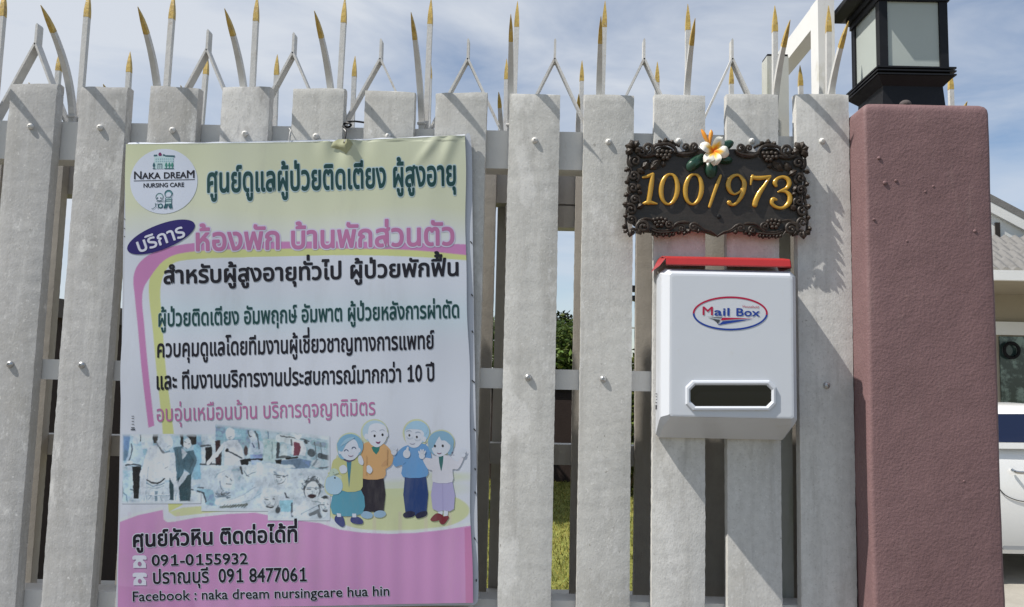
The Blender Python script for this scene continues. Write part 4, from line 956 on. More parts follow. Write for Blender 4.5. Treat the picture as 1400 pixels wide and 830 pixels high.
pB([(610, 345), (740, 330), (830, 350), (820, 400), (700, 410), (600, 378)], (.20, .32, .46)); pB([(570, 345), (612, 335), (610, 375), (575, 375)], DK); pB([(480, 365), (700, 378), (720, 405), (560, 395)], (.62, .66, .68)); eB(870, 370, 34, 30, (.58, .62, .64)); lB([(840, 385), (880, 340)], 12, GY, .8); lB([(890, 400), (970, 390)], 10, DK, .6); lB([(650, 330), (730, 322)], 12, DK)
# lower middle: elderly woman and helper
pB([(20, 390), (480, 375), (480, 700), (20, 700)], (.56, .63, .69)); pB([(240, 520), (470, 500), (460, 620), (240, 640)], (.50, .60, .68))
eB(205, 475, 60, 62, (.66, .69, .73)); eB(215, 500, 42, 52, (.60, .63, .66)); lB([(205, 462), (222, 470)], 7, DK, .7); lB([(240, 480), (245, 490)], 7, DK, .7); lB([(205, 515), (240, 520)], 6, DK, .7); lB([(160, 500), (165, 540), (185, 570)], 10, GY, .8); lB([(130, 470), (150, 440), (200, 420)], 8, GY, .5)
for _ in range(26): lB([(random.uniform(130, 240), random.uniform(575, 625)), (random.uniform(130, 240), random.uniform(575, 625))], random.uniform(4, 10), random.choice([GY, PW, CY2, DK]), .6)
pB([(0, 560), (60, 555), (110, 560), (140, 680), (60, 670), (40, 600)], (.36, .52, .62)); lB([(0, 570), (40, 585), (60, 650)], 12, DK, .8); lB([(0, 545), (40, 548)], 10, DK, .6)
pB([(310, 390), (420, 380), (430, 420), (400, 445), (370, 465), (320, 445)], (.58, .62, .64)); lB([(310, 395), (325, 440)], 14, DK, .8); lB([(340, 425), (360, 455), (420, 430)], 7, GY); lB([(355, 455), (375, 462)], 6, DK, .7)
lB([(450, 380), (455, 500), (390, 600), (220, 660)], 46, (.60, .65, .70)); lB([(140, 655), (230, 655)], 30, (.62, .66, .70)); lB([(220, 640), (330, 600), (420, 540)], 4, GY, .7); lB([(240, 672), (380, 640), (460, 590)], 4, GY, .6)
lB([(170, 690), (360, 670)], 18, (.20, .22, .14), .7)
for k in range(9): lB([(180 + k * 20, 690), (200 + k * 20, 670)], 5, DK, .6)
# faces on the right
def face(x, y, rx, ry, hair, tilt=0, open_=True):
    eB(x, y - ry * .25, rx * 1.25, ry * 1.15, hair, tilt); eB(x, y, rx, ry, (.63, .66, .69), tilt)
    for s in (-1, 1): lB([(x + s * rx * .55 - 9, y - ry * .22), (x + s * rx * .4 + 9, y - ry * .18)], 7, DK, .8); lB([(x + s * rx * .6 - 10, y - ry * .4), (x + s * rx * .4 + 10, y - ry * .42)], 4, GY); lB([(x + s * rx * .75, y + ry * .05), (x + s * rx * .5, y + ry * .4)], 4, GY, .8)
    lB([(x - 3, y), (x + 6, y + ry * .2), (x - 6, y + ry * .24)], 4, GY)
    eB(x, y + ry * .52, rx * .48, ry * (.17 if open_ else .07), DK, tilt); eB(x, y + ry * .46, rx * .36, ry * .06, PW, tilt)
pB([(480, 405), (950, 415), (945, 770), (780, 760), (600, 735), (470, 700)], (.60, .65, .70))
face(610, 480, 44, 60, (.52, .56, .6), -15, False); lB([(560, 430), (590, 455)], 14, GY, .8); lB([(560, 450), (640, 465), (660, 455)], 5, DK, .8); lB([(640, 585), (650, 615), (700, 615)], 12, DK, .8); eB(685, 580, 36, 44, (.58, .63, .66)); pB([(600, 640), (700, 630), (690, 720), (610, 720)], (.36, .58, .68)); eB(590, 710, 16, 26, DK, 0, .8); lB([(595, 630), (590, 680)], 8, DK, .8)
face(530, 645, 58, 72, (.66, .70, .74)); lB([(690, 660), (695, 750)], 14, DK, .7)
face(840, 570, 52, 72, (.20, .22, .24))
for _ in range(60):
    a_ = random.uniform(math.pi * .95, math.pi * 2.1); rr_ = random.uniform(56, 78); q = (838 + rr_ * math.cos(a_), 545 + rr_ * 1.1 * math.sin(a_)); lB([q, (q[0] + random.uniform(-12, 12), q[1] + random.uniform(-10, 12))], 6, random.choice([DK, GY, PW, (.12, .14, .16)]), .7)
lB([(800, 545), (885, 548)], 4, DK, .7); eB(838, 604, 30, 15, (.10, .03, .05))
face(935, 680, 40, 58, (.10, .11, .12), 10); lB([(760, 690), (840, 660), (900, 640)], 46, (.66, .69, .72)); lB([(760, 740), (850, 690), (905, 660)], 5, GY, .8); lB([(840, 640), (905, 655)], 5, GY); lB([(700, 740), (790, 640)], 22, PW, .8); lB([(830, 740), (880, 715), (900, 760)], 26, DK, .6)
fx_ = np.minimum.reduce([(PXg - 167) / 3.0, (451 - PXg) / 4.0, (PYg - (593 - (PXg > 294) * 14 + np.clip((PXg - 294) / 160, 0, 1) * 17)) / 5.0, (711 - (PXg < 275) * 23 - (np.abs(PXg - 320) < 46) * 13 - PYg) / 4.0])
mask = fx_ > 0
lum = 1 + .45 * fbm(13, 3)[..., None] + .16 * fbm(3.2, 4, (1, .6))[..., None]
ed = np.clip((fbm(4.5, 8, (1, .7, .5)) - .26) / .12, 0, 1)[..., None] * .22
ph.C = np.clip(ph.C, .002, 1) ** 1.3 * 1.12 * lum; ph.C = ph.C * (1 - ed) + ph.C * np.array((.30, .38, .44)) * ed
gl = ph.C.mean(-1, keepdims=True); ph.C = ph.C * .62 + gl * np.array((.93, 1.0, 1.07)) * .38
ph.C = np.where(ph.C > .4, ph.C * 1.1, ph.C * .92)
ph.C = np.clip(ph.C + rng.normal(0, .012, PXg.shape)[..., None], .004, .74)
alpha = np.clip(fx_, 0, 1)[..., None]; ph.C = ph.C * alpha + np.array((.64, .67, .71)) * (1 - alpha)
grid_mesh('photo_print', PXg, PYg, ph.C, .0004, bn, PRINT, mask)
# small vertical notes beside the collage
for yy, w_ in ((569, 1.0), (572, .8), (576, .6), (580, .9), (585, 2.0), (587.5, 3.2)): strokes('ink_mark', [[(181 - w_ / 2, yy), (183 + w_ / 2, yy)]], 1.3 if yy > 584 else .8, BLK, .0005, bn, lambda x, y: (x, y))
# ---- the four printed cartoon elders, each a printed figure
def figure(shapes, TRF, base_lift=.0005):
    bm = bmesh.new(); cols = []; ly = bm.loops.layers.float_color.new('Col')
    for k, (pts, c) in enumerate(shapes):
        vs_ = [bm.verts.new(BP(*TRF(x, y), base_lift + k * .00005)) for x, y in pts]
        for v in vs_: bm.verts.remove(v)
        v_, q_ = fine([TRF(x, y) for x, y in pts], [tuple(range(len(pts)))], 9.0)
        vs_ = [bm.verts.new(BP(x, y, base_lift + k * .00004)) for x, y in v_]
        for ff in [bm.faces.new([vs_[i] for i in t_]) for t_ in q_]:
            for l_ in ff.loops: l_[ly] = (*(np.array(c) * TINT), 1)
    return finish('printed_figure', bm, PRINT, bn)
FK = (.66, .68, .75); HB = (.22, .42, .58); HP = (.45, .58, .68); BK = (.012, .012, .02); OUT = (.60, .62, .40)
C3 = lambda x, y: (445 + x / 5.19, 565 + y / 5.19); C4 = lambda x, y: (530 + x / 5.19, 565 + y / 5.19)
cc = lambda x, y, rx, ry=None, rot=0, n=26: ellp(x, y, rx, ry or rx, rot, n)
S_ = lambda P, k=5: sm(P, k, True)
def arc(x, y, rx, ry, a0, a1, w_=4):
    o = [(x + rx * math.cos(R(a0 + (a1 - a0) * k / 8)), y + ry * math.sin(R(a0 + (a1 - a0) * k / 8))) for k in range(9)]
    return o + [(p[0], p[1] + w_) for p in o[::-1]]
hand = lambda x, y, s=1, d=1: [cc(x, y, 17 * s, 20 * s)] + [cc(x + d * dx * s, y + dy * s, 5 * s, 13 * s, rr_) for dx, dy, rr_ in ((-14, -16, -25), (-5, -25, -8), (6, -25, 8), (15, -17, 25))]
w1 = [(cc(178, 240, 98, 104), OUT), (S_([(90, 300), (60, 380), (0, 470), (0, 560), (60, 590), (130, 575)]), OUT),
      (S_([(75, 545), (250, 540), (262, 712), (50, 712)], 3), (.10, .32, .42)), (S_([(90, 725), (125, 735), (138, 790), (115, 805), (70, 768), (68, 735)]), (.05, .06, .20)), (S_([(185, 738), (230, 735), (265, 760), (260, 785), (215, 785), (180, 768)]), (.05, .06, .20)), ([(80, 708), (110, 712), (112, 735), (85, 735)], FK), ([(190, 712), (218, 712), (220, 738), (192, 738)], FK),
      (S_([(60, 330), (130, 310), (210, 310), (262, 340), (265, 450), (250, 545), (120, 548), (115, 440), (45, 420)], 3), (.56, .55, .24)), (S_([(60, 330), (40, 400), (20, 430), (110, 420), (120, 340)]), (.56, .55, .24)),
      ([(150, 325), (188, 325), (178, 430), (168, 530), (160, 430)], (.05, .22, .32)), ([(125, 312), (168, 335), (215, 312), (210, 330), (168, 350), (130, 332)], (.10, .09, .18)),
      (S_([(10, 460), (55, 440), (110, 470), (122, 530), (90, 572), (30, 570), (0, 530)]), (.42, .58, .70)), (arc(62, 450, 40, 60, 180, 330, 5), (.52, .62, .5)), (cc(68, 458, 6), BK), (S_([(100, 385), (130, 365), (155, 390), (148, 420), (112, 424)]), FK), (S_([(235, 310), (255, 300), (272, 345), (262, 368), (238, 350)]), FK), (S_([(295, 375), (315, 370), (335, 400), (318, 428), (292, 410)]), FK),
      (cc(178, 232, 92, 86), HB), (S_([(85, 210), (100, 310), (140, 320), (120, 240)]), HB), (S_([(110, 240), (150, 205), (180, 185), (215, 190), (235, 230), (238, 285), (200, 328), (150, 328), (112, 290)]), FK), (cc(108, 272, 13, 18), FK), (cc(243, 262, 9, 16), FK), (S_([(95, 250), (130, 190), (190, 175), (150, 220), (120, 270)]), HB),
      (arc(150, 268, 16, 14, 180, 360, 4), (.10, .12, .2)), (arc(204, 250, 16, 14, 180, 360, 4), (.10, .12, .2)), (arc(182, 290, 18, 12, 20, 160, 5), (.30, .14, .22)), (S_([(110, 235), (150, 180), (210, 172)], 4)[:9] + [(150, 186)], (.34, .52, .64))]
m1 = [(cc(350, 140, 98, 100), OUT), (S_([(265, 455), (412, 455), (412, 700), (342, 700), (338, 560), (320, 700), (255, 698)], 2), (.022, .018, .03)), (cc(293, 722, 44, 26, 8), (.30, .44, .58)), (cc(385, 716, 44, 26, -4), (.30, .44, .58)),
      (S_([(275, 215), (330, 205), (400, 210), (455, 250), (482, 320), (460, 375), (428, 370), (415, 460), (258, 462), (245, 380), (255, 300)], 3), (.66, .38, .17)), (S_([(395, 375), (440, 368), (430, 330)], 3), (.58, .32, .15)), (S_([(328, 240), (388, 235), (362, 292)], 2), (.03, .20, .17)),
      (cc(352, 130, 88, 80), HP), (cc(292, 165, 14, 22), FK), (cc(438, 150, 9, 18), FK), (S_([(305, 130), (320, 85), (370, 70), (425, 90), (440, 140), (425, 200), (372, 240), (325, 220), (305, 180)]), (.68, .69, .75)),
      (cc(351, 160, 8, 10), BK), (cc(407, 152, 8, 10), BK), (arc(344, 138, 20, 16, 200, 340, 4), (.35, .38, .46)), (arc(404, 130, 20, 16, 200, 340, 4), (.35, .38, .46)), (S_([(358, 200), (378, 204), (392, 196), (384, 214), (368, 214)], 3), (.22, .04, .12)), ([(440, 255), (444, 255), (440, 370), (436, 370)], (.46, .25, .12)), ([(292, 300), (295, 300), (292, 440), (289, 440)], (.52, .29, .13))] + [(h_, FK) for h_ in hand(487, 272, 1.2)]
m2 = [(cc(205, 140, 98, 100), OUT), (S_([(122, 450), (272, 450), (275, 700), (205, 705), (200, 560), (190, 700), (125, 705)], 2), (.012, .045, .17)), (S_([(110, 715), (150, 695), (192, 705), (180, 735), (120, 742)]), (.012, .014, .05)), (S_([(198, 722), (235, 700), (278, 698), (270, 730), (210, 748)]), (.012, .014, .05)),
      (S_([(110, 240), (160, 225), (250, 215), (295, 250), (310, 320), (280, 360), (278, 448), (108, 452), (105, 370), (60, 380), (38, 350), (60, 290)], 3), (.13, .33, .62)), (arc(240, 300, 26, 20, 200, 320, 4), (.09, .26, .5)), ([(108, 360), (130, 345), (132, 350), (112, 366)], (.08, .24, .48)),
      (cc(208, 135, 88, 82), (.36, .56, .72)), (S_([(125, 130), (150, 100), (205, 110), (255, 130), (250, 190), (215, 238), (165, 240), (130, 200)]), FK), (cc(262, 185, 12, 20), FK), (S_([(125, 120), (150, 75), (220, 60), (280, 100), (270, 150), (240, 120), (190, 112), (150, 112)]), (.36, .56, .72)),
      (cc(155, 156, 7, 9), BK), (cc(208, 168, 7, 9), BK), (arc(176, 205, 20, 12, 20, 160, 4), (.22, .2, .3)), (arc(152, 132, 20, 12, 190, 330, 4), (.3, .36, .45)), (arc(215, 142, 20, 12, 200, 350, 4), (.3, .36, .45)),
      (cc(136, 288, 26, 30), FK), (S_([(128, 268), (140, 238), (150, 242), (146, 275)], 3), FK)]
for (gx, gy) in ((157, 157), (210, 169)): m2.append((circ(gx, gy, 24, 20, 0, 360, 20)[:-1] + circ(gx, gy, 21.5, 17.5, 360, 0, 20)[:-1] if False else arc(gx, gy, 24, 20, 20, 170, 3), (.42, .48, .58)))
w2 = [(cc(380, 210, 98, 94), OUT), (S_([(355, 680), (388, 690), (385, 725), (362, 722)], 2), FK), (S_([(398, 680), (428, 690), (420, 740), (400, 738)], 2), FK), (S_([(302, 755), (345, 712), (390, 725), (385, 752), (330, 768)]), (.20, .02, .035)), (S_([(365, 765), (385, 738), (425, 730), (432, 745), (400, 788), (375, 785)]), (.20, .02, .035)),
      (S_([(322, 482), (458, 482), (470, 680), (400, 690), (318, 680)], 2), (.44, .40, .62)), ([(388, 490), (391, 490), (394, 685), (390, 685)], (.34, .3, .5)),
      (S_([(300, 210), (290, 250), (330, 290), (340, 200)]), HB), (S_([(440, 200), (468, 230), (450, 290), (425, 280)]), HB), (S_([(315, 320), (355, 300), (430, 300), (470, 330), (500, 340), (520, 310), (540, 320), (500, 395), (460, 400), (458, 488), (322, 488), (318, 410), (285, 395), (250, 330), (270, 315)], 3), (.68, .66, .72)), (S_([(362, 305), (396, 305), (384, 400), (376, 400)], 2), (.02, .14, .14)),
      (cc(378, 205, 92, 80), HB), (S_([(312, 220), (345, 180), (375, 165), (420, 180), (445, 220), (430, 275), (370, 308), (325, 280)]), FK), (S_([(300, 230), (340, 160), (372, 150), (350, 190), (320, 245)]), HB), (S_([(372, 150), (440, 180), (452, 230), (410, 195), (380, 190)]), HB),
      (cc(336, 232, 8, 10), BK), (cc(391, 231, 8, 10), BK), (arc(366, 272, 16, 12, 20, 160, 6), (.2, .05, .12)), (cc(458, 280, 5), (.05, .05, .12))] + [(h_, FK) for h_ in hand(244, 300, 1.25)] + [(h_, FK) for h_ in hand(536, 292, 1.05)]
for shp, tr_ in ((w1, C3), (m1, C3), (m2, C4), (w2, C4)): figure(shp[::1], tr_)


# ------------------------------------------------------------------ mailbox
MX0, MX1 = .2245, .479
mz = lambda py, Y: U(1000, py, Y).z
mb = thing('mailbox', 'white plastic mailbox with red lid screwed to the white pickets', 'mailbox', ((MX0 + MX1) / 2, -.05, mz(600, -.1)))
zt_, zb_ = mz(374, -.11), mz(573, -.11)
def cham(x0, x1, z0, z1, c): return [(x0 + c, z0), (x1 - c, z0), (x1, z0 + c), (x1, z1 - c), (x1 - c, z1), (x0 + c, z1), (x0, z1 - c), (x0, z0 + c)]
zbk = mz(600, -.018)
zb_at = lambda y: zbk + (zb_ - zbk) * min(1, max(0, (-y - .018) / .086))
loops = [(-.0015, cham(MX0 + .004, MX1 - .004, zbk, zt_ + .010, .005)), (-.018, cham(MX0 + .002, MX1 - .002, zbk, zt_ + .012, .006)), (-.072, cham(MX0, MX1, zb_at(-.072), zt_ + .012, .009)), (-.084, cham(MX0 + .001, MX1 - .001, zb_at(-.084), zt_ + .010, .010)),
         (-.104, cham(MX0 + .0115, MX1 - .014, zb_ + .001, zt_ + .001, .004)), (-.110, cham(MX0 + .0125, MX1 - .015, zb_ + .003, zt_ - .002, .0035)), (-.1105, cham(MX0 + .0165, MX1 - .019, zb_ + .006, zt_ - .006, .003))]
bm = bmesh.new(); rings = [[bm.verts.new((x, y, z)) for x, z in P] for y, P in loops]
for A, B in zip(rings, rings[1:]):
    for k in range(8): bm.faces.new((A[k], A[(k + 1) % 8], B[(k + 1) % 8], B[k]))
bm.faces.new(rings[0][::-1]); bm.faces.new(rings[-1])
bevelled(bm, .0018, 3)
finish('body', bm, BOXW, mb)
FZ = -.1106
def MP(px, py, lift=0): return U(px, py, FZ) + Vector((0, -lift, 0))
# lid: a red folded sheet over the top, dropping to a lip in front
LX0, LX1 = U(902, 360, -.098).x, U(1081, 362, -.098).x
zl = mz(352.5, -.094); zl2 = mz(362.5, -.098); zr = zl + .010
bm = bmesh.new(); th = .0022
prof = [(-.004, zr), (-.050, zl + .008), (-.091, zl), (-.095, zl - .003), (-.0985, zl2)]
for x0_, x1_ in ((LX0 + .012, LX1),):
    o_ = [Vector((x0_, y, z)) for y, z in prof]; i_ = [Vector((x0_, y + th * .7, z - th)) for y, z in prof]
    prism(bm, o_ + i_[::-1], (x1_ - x0_, 0, 0))
# left cheek of the lid folding down
prism(bm, [Vector((LX0 + .012, -.004, zr)), Vector((LX0 + .012, -.095, zl - .003)), Vector((LX0 + .002, -.091, zl - .016)), Vector((LX0 - .002, -.055, zl - .018)), Vector((LX0 - .002, -.006, zl - .018))], (-.0015, 0, -.0015))
prism(bm, [Vector((LX1, -.004, zr)), Vector((LX1 + .006, -.006, zl - .012)), Vector((LX1 + .006, -.08, zl - .014)), Vector((LX1, -.095, zl - .003))], (.0015, 0, -.0015))
finish('lid', bm, RED, mb)
# slot window with raised octagonal rim
def octo(x0, y0, x1, y1, c): return [(x0 + c, y0), (x1 - c, y0), (x1, y0 + c), (x1, y1 - c), (x1 - c, y1), (x0 + c, y1), (x0, y1 - c), (x0, y0 + c)]
bm = bmesh.new()
rg = [[bm.verts.new(MP(x, y, l)) for x, y in octo(*q)] for q, l in (((937, 520, 1061, 562, 9), -.0005), ((938.5, 521.5, 1059.5, 560.5, 8.5), .004), ((941, 524, 1057, 558, 8), .0046), ((943.5, 526.5, 1054.5, 555.5, 7), .002), ((944, 527, 1054, 555, 7), -.004))]
for A, B in zip(rg, rg[1:]):
    for k in range(8): bm.faces.new((A[k], A[(k + 1) % 8], B[(k + 1) % 8], B[k]))
rim = finish('window_rim', bm, BOXW, mb)
bm = bmesh.new(); bm.faces.new([bm.verts.new(MP(x, y, .0006)) for x, y in octo(943, 526, 1055, 556, 7)]); finish('window_pane', bm, SLOT, rim)
# emblem
MRED = ink('emblem_red', (.42, .015, .06)); MBLU = ink('emblem_blue', (.02, .055, .30)); MGRY = ink('emblem_grey', (.06, .07, .08))
em = thing('emblem', '', '', tuple(MP(998, 428)))
for k_ in ('label', 'category'): del em[k_]
em.parent = mb; em.location = WL[em] - WL[mb]
for m_, a0, a1 in ((MRED, 175, 370), (MBLU, 5, 180)):
    bm = bmesh.new(); n_ = 30
    o_ = [bm.verts.new(MP(998.3 + 51.3 * math.cos(R(a0 + (a1 - a0) * k / n_)), 428.5 + 23.3 * math.sin(R(a0 + (a1 - a0) * k / n_)) + .0, .0003 if m_ is MRED else .00045)) for k in range(n_ + 1)]
    i_ = [bm.verts.new(MP(998.3 + 48.8 * math.cos(R(a0 + (a1 - a0) * k / n_)), 428.5 + 20.8 * math.sin(R(a0 + (a1 - a0) * k / n_)), .0003 if m_ is MRED else .00045)) for k in range(n_ + 1)]
    for k in range(n_): bm.faces.new((o_[k], o_[k + 1], i_[k + 1], i_[k]))
    finish('ellipse_ring', bm, m_, em)
lettering('M', (959.2, 430.6), (975.8, 430.9), 11.4, MRED, lift=.0004, off=.008, xh=.686, surf=MP, par=em)
lettering('ail', (976.2, 431.2), (998.6, 431.7), 10.6, MBLU, lift=.0004, off=.010, xh=.70, surf=MP, par=em)
lettering('Box', (1005.4, 431.8), (1038.5, 432.6), 10.6, MBLU, lift=.0004, off=.010, xh=.70, surf=MP, par=em)
lettering('Household', (1015, 420.6), (1037.8, 421.6), 3.4, MRED, lift=.0004, off=0, xh=.686, surf=MP, par=em)
zz = lambda P: [(930 + x / 10, 395 + y / 10) for x, y in P]
for P, m_ in (([(575, 392), (760, 396), (1010, 408), (760, 414), (545, 432), (565, 412)], MRED), ([(360, 381), (580, 390), (565, 402), (470, 395)], MGRY), ([(380, 398), (460, 410), (545, 422), (540, 440), (512, 482), (492, 450), (450, 420)], MGRY), ([(580, 444), (760, 428), (985, 412), (800, 448), (512, 498)], MBLU)):
    flat('swoosh', zz(P), m_, .0004, em, MP)
bm = bmesh.new()
for k in range(6): box(bm, (MX0 - .0008, -.040, mz(540 + k * 4, -.04)), (MX0 + .001, -.030 - .004 * (k % 3), mz(541.2 + k * 4, -.04)))
box(bm, (MX0 - .0009, -.036, mz(556, -.04)), (MX0 + .001, -.030, mz(562, -.04))); finish('label_print', bm, ink('print_grey', (.12, .12, .13)), mb)

# ------------------------------------------------------------------ house number plaque
QYP = -.020                                   # front face of the board
def PQ(zx, zy, l=0): return U(840 + zx / 4.882, 170 + zy / 4.882, QYP) + Vector((0, -l, 0))
pq = thing('house_number_plaque', 'dark carved wooden house number plaque with gold digits and a white frangipani flower', 'plaque', tuple(PQ(680, 740)))
MIR = lambda P: [(1362 - x, y + (x - 681) * -.01) for x, y in P]
bo = [(110, 170), (250, 190), (330, 150), (420, 185), (560, 165), (680, 170), (800, 165), (940, 185), (1030, 150), (1110, 190), (1250, 170), (1262, 300), (1250, 460), (1262, 560), (1262, 640), (1200, 680), (1150, 720), (1080, 725), (960, 720), (900, 715), (840, 710), (760, 715), (680, 742), (600, 715), (520, 705), (400, 715), (270, 720), (200, 715), (150, 680), (98, 640), (95, 560), (112, 460), (100, 300)]
bm = bmesh.new(); prism(bm, [PQ(x, y) for x, y in bo], (0, .014, 0)); finish('board', bm, BOARD, pq)
bm = bmesh.new()
def scroll(cx, cy, r_, a0, turns, rad, d=1, l=.004, tail=None):
    n = int(10 + 16 * abs(turns)); P = []
    for k in range(n + 1):
        s = k / n; a = R(a0) + d * 2 * math.pi * turns * s; q = r_ * (1 - .78 * s)
        P.append(PQ(cx + q * math.cos(a), cy + q * math.sin(a), l + .003 * s))
    rr_ = [rad * .84 / 1050 / 4.882 * 1.5 * (1 - .35 * k / n) for k in range(n + 1)]
    if tail:
        T = [PQ(x, y, l) for x, y in tail]; P = T + P; rr_ = [rr_[0] * (.45 + .55 * k / len(T)) for k in range(len(T))] + rr_
    P = catmull(P, 2); R2 = []
    for k in range(len(P)): R2.append(rr_[min(len(rr_) - 1, k // 2)])
    tube(bm, P, R2, 7, flat=(1, .75)); e = P[-1]; ball(bm, e, R2[-1] * 1.5, 7, (1, .7, 1))
def strand(P, rad, l=.004, closed=False, flat_=None):
    C_ = catmull([PQ(x, y, l) for x, y in P], 5, closed); n = len(C_) - 1; k_ = rad * .84 / 1050 / 4.882 * 1.5
    tube(bm, C_, [k_ * (.5 + .5 * math.sin(math.pi * min(1, max(0, i / n)) * .9 + .15)) for i in range(n + 1)], 7, flat=flat_)
def leaf(x, y, ang, ln_, wd_, l=.004, curl=.004):
    a = R(ang); n = 6; G = []
    for k in range(n + 1):
        s = k / n; hw = wd_ * math.sin(math.pi * min(1, s * .93 + .06)) ** .7 * (1 + .16 * (-1) ** k)
        c = (x + math.cos(a) * ln_ * s, y + math.sin(a) * ln_ * s); nx_, ny_ = -math.sin(a), math.cos(a)
        G.append([bm.verts.new(PQ(c[0] + nx_ * hw * t_, c[1] + ny_ * hw * t_, l + curl * math.sin(s * 3.0) + (.002 if t_ == 0 else 0) - (.0015 if abs(t_) == 1 else 0))) for t_ in (-1, -.5, 0, .5, 1)])
    for A, B in zip(G, G[1:]):
        for k in range(4): bm.faces.new((A[k], A[k + 1], B[k + 1], B[k]))
    E0 = [bm.verts.new(PQ(x, y, 0))]
    back = [[bm.verts.new(v.co + Vector((0, .003, 0))) for v in row] for row in G]
    for A, B in zip(back, back[1:]):
        for k in range(4): bm.faces.new((A[k + 1], A[k], B[k], B[k + 1]))
    for k in range(n):
        for j in (0, 4): bm.faces.new((G[k][j], G[k + 1][j], back[k + 1][j], back[k][j]))
    for j in range(4):
        for e in (0, n): bm.faces.new((G[e][j], G[e][j + 1], back[e][j + 1], back[e][j]))
def grape(x, y, r_=15, l=.006): ball(bm, PQ(x, y, l), r_ / 1050 / 4.882 * 1.5, 9)
def both(fn):
    global PQ
    fn(); old = PQ
    def PQm(zx, zy, l=0): return old(1362 - zx, zy + 6 + (zx - 681) * -.012, l)
    PQ = PQm; fn(); PQ = old
def half():
    # side curls
    for (cx, cy, r_, a0, d) in ((138, 250, 40, 120, 1), (128, 352, 36, 60, -1), (122, 432, 34, 120, 1), (136, 508, 32, 30, -1), (108, 572, 40, 200, 1), (112, 645, 36, 70, -1)):
        scroll(cx, cy, r_, a0, 1.35, 13, d, .004)
    strand([(95, 200), (88, 260), (112, 310), (92, 370), (104, 430), (92, 500), (84, 560), (76, 640), (85, 700)], 13, .002)
    for (x, y, a, l_, w_) in ((110, 205, 215, 45, 20), (100, 300, 160, 40, 16), (150, 300, 30, 60, 18), (98, 395, 200, 34, 15), (150, 400, 60, 46, 14), (95, 470, 165, 36, 16), (150, 450, 20, 36, 14), (86, 540, 190, 34, 16), (150, 560, -30, 50, 18), (88, 610, 170, 32, 16), (78, 690, 200, 30, 18), (110, 700, 100, 56, 20), (150, 690, 60, 56, 20), (90, 700, 140, 40, 16)): leaf(x, y, a, l_, w_)
    # corner leaf burst and rosette
    for a in (150, 200, 250, 300, 20): leaf(128, 165, a, 62, 22, .004, .006)
    scroll(178, 190, 32, 200, 1.2, 13, 1, .005); scroll(218, 168, 40, 100, 1.4, 15, -1, .006, [(300, 205), (262, 208), (235, 205)])
    strand([(150, 200), (190, 215), (250, 210), (300, 190)], 15, .004)
    # arch and crest over the grapes
    strand([(255, 180), (268, 152), (300, 140), (340, 136), (380, 148), (405, 175), (400, 195)], 16, .006); strand([(262, 190), (285, 165), (335, 155), (385, 175)], 9, .005)
    for k in range(11): ball(bm, PQ(262 + k * 16.5, 150 - 30 * math.sin(math.pi * (k + .5) / 11), .002), .0034, 7)
    ball(bm, PQ(340, 104, .004), .0036, 8); leaf(340, 128, -90, 26, 20); leaf(310, 132, -130, 30, 14); leaf(372, 132, -50, 30, 14)
    strand([(400, 185), (440, 202), (490, 200), (540, 186), (560, 168)], 14, .005); strand([(410, 205), (460, 214), (510, 208), (552, 192)], 8, .004)
    scroll(470, 158, 26, 90, 1.3, 12, -1, .005); scroll(528, 158, 30, 90, 1.4, 13, 1, .006); ball(bm, PQ(500, 180, .004), .003, 8)
    for (x, y) in ((290, 192), (318, 186), (348, 190), (374, 190), (285, 214), (310, 214), (338, 214), (364, 212), (325, 232), (350, 232)): grape(x, y)
    for (x, y, a, l_, w_) in ((320, 235, 160, 90, 26), (300, 240, 135, 90, 26), (270, 240, 110, 60, 22), (235, 260, 150, 70, 24), (330, 240, 100, 50, 18), (225, 240, 120, 70, 22)): leaf(x, y, a, l_, w_, .0015, .003)
    # inner carved contour line
    strand([(170, 330), (200, 300), (232, 288), (258, 300), (300, 290), (318, 262), (355, 235), (400, 205)], 5, .0012); strand([(172, 320), (160, 370), (128, 410), (132, 470), (165, 500), (170, 560)], 6, .0012)
    # foot: acanthus corner, grapes, long S scroll, ogee
    scroll(190, 690, 44, 160, 1.45, 15, 1, .006, [(250, 640), (210, 632), (165, 650)]); scroll(120, 722, 28, 20, 1.2, 12, -1, .004); strand([(240, 730), (215, 700), (180, 705), (195, 735)], 9, .006)
    for (x, y) in ((262, 640), (288, 634), (314, 632), (340, 640), (272, 660), (298, 656), (324, 656), (350, 660), (285, 678), (312, 678)): grape(x, y, 15, .004)
    scroll(362, 676, 28, 20, 1.3, 10, -1, .005, [(245, 690), (275, 705), (320, 712), (365, 705)]); strand([(240, 705), (290, 722), (350, 722), (420, 716)], 10, .004)
    for k in range(8): leaf(255 + k * 23, 722, 70 + k * 4 - 90 * (k > 6), 26 + (k % 2) * 8, 14, .0015, .003)
    strand([(385, 690), (420, 662), (470, 656), (500, 660)], 12, .005); scroll(446, 700, 26, 250, 1.3, 10, 1, .005, [(400, 690), (425, 672)]); ball(bm, PQ(455, 712, .005), .004, 8)
    scroll(525, 692, 32, 330, 1.25, 10, -1, .006, [(681, 744), (640, 716), (600, 705), (565, 680), (552, 668)])
    strand([(681, 748), (640, 724), (590, 712), (545, 690)], 9, .003); leaf(500, 700, 120, 36, 18); leaf(560, 700, 100, 30, 14); leaf(470, 715, 110, 30, 14)
both(half)
finish('carved_frame', bm, WOODD, pq, smooth=True)
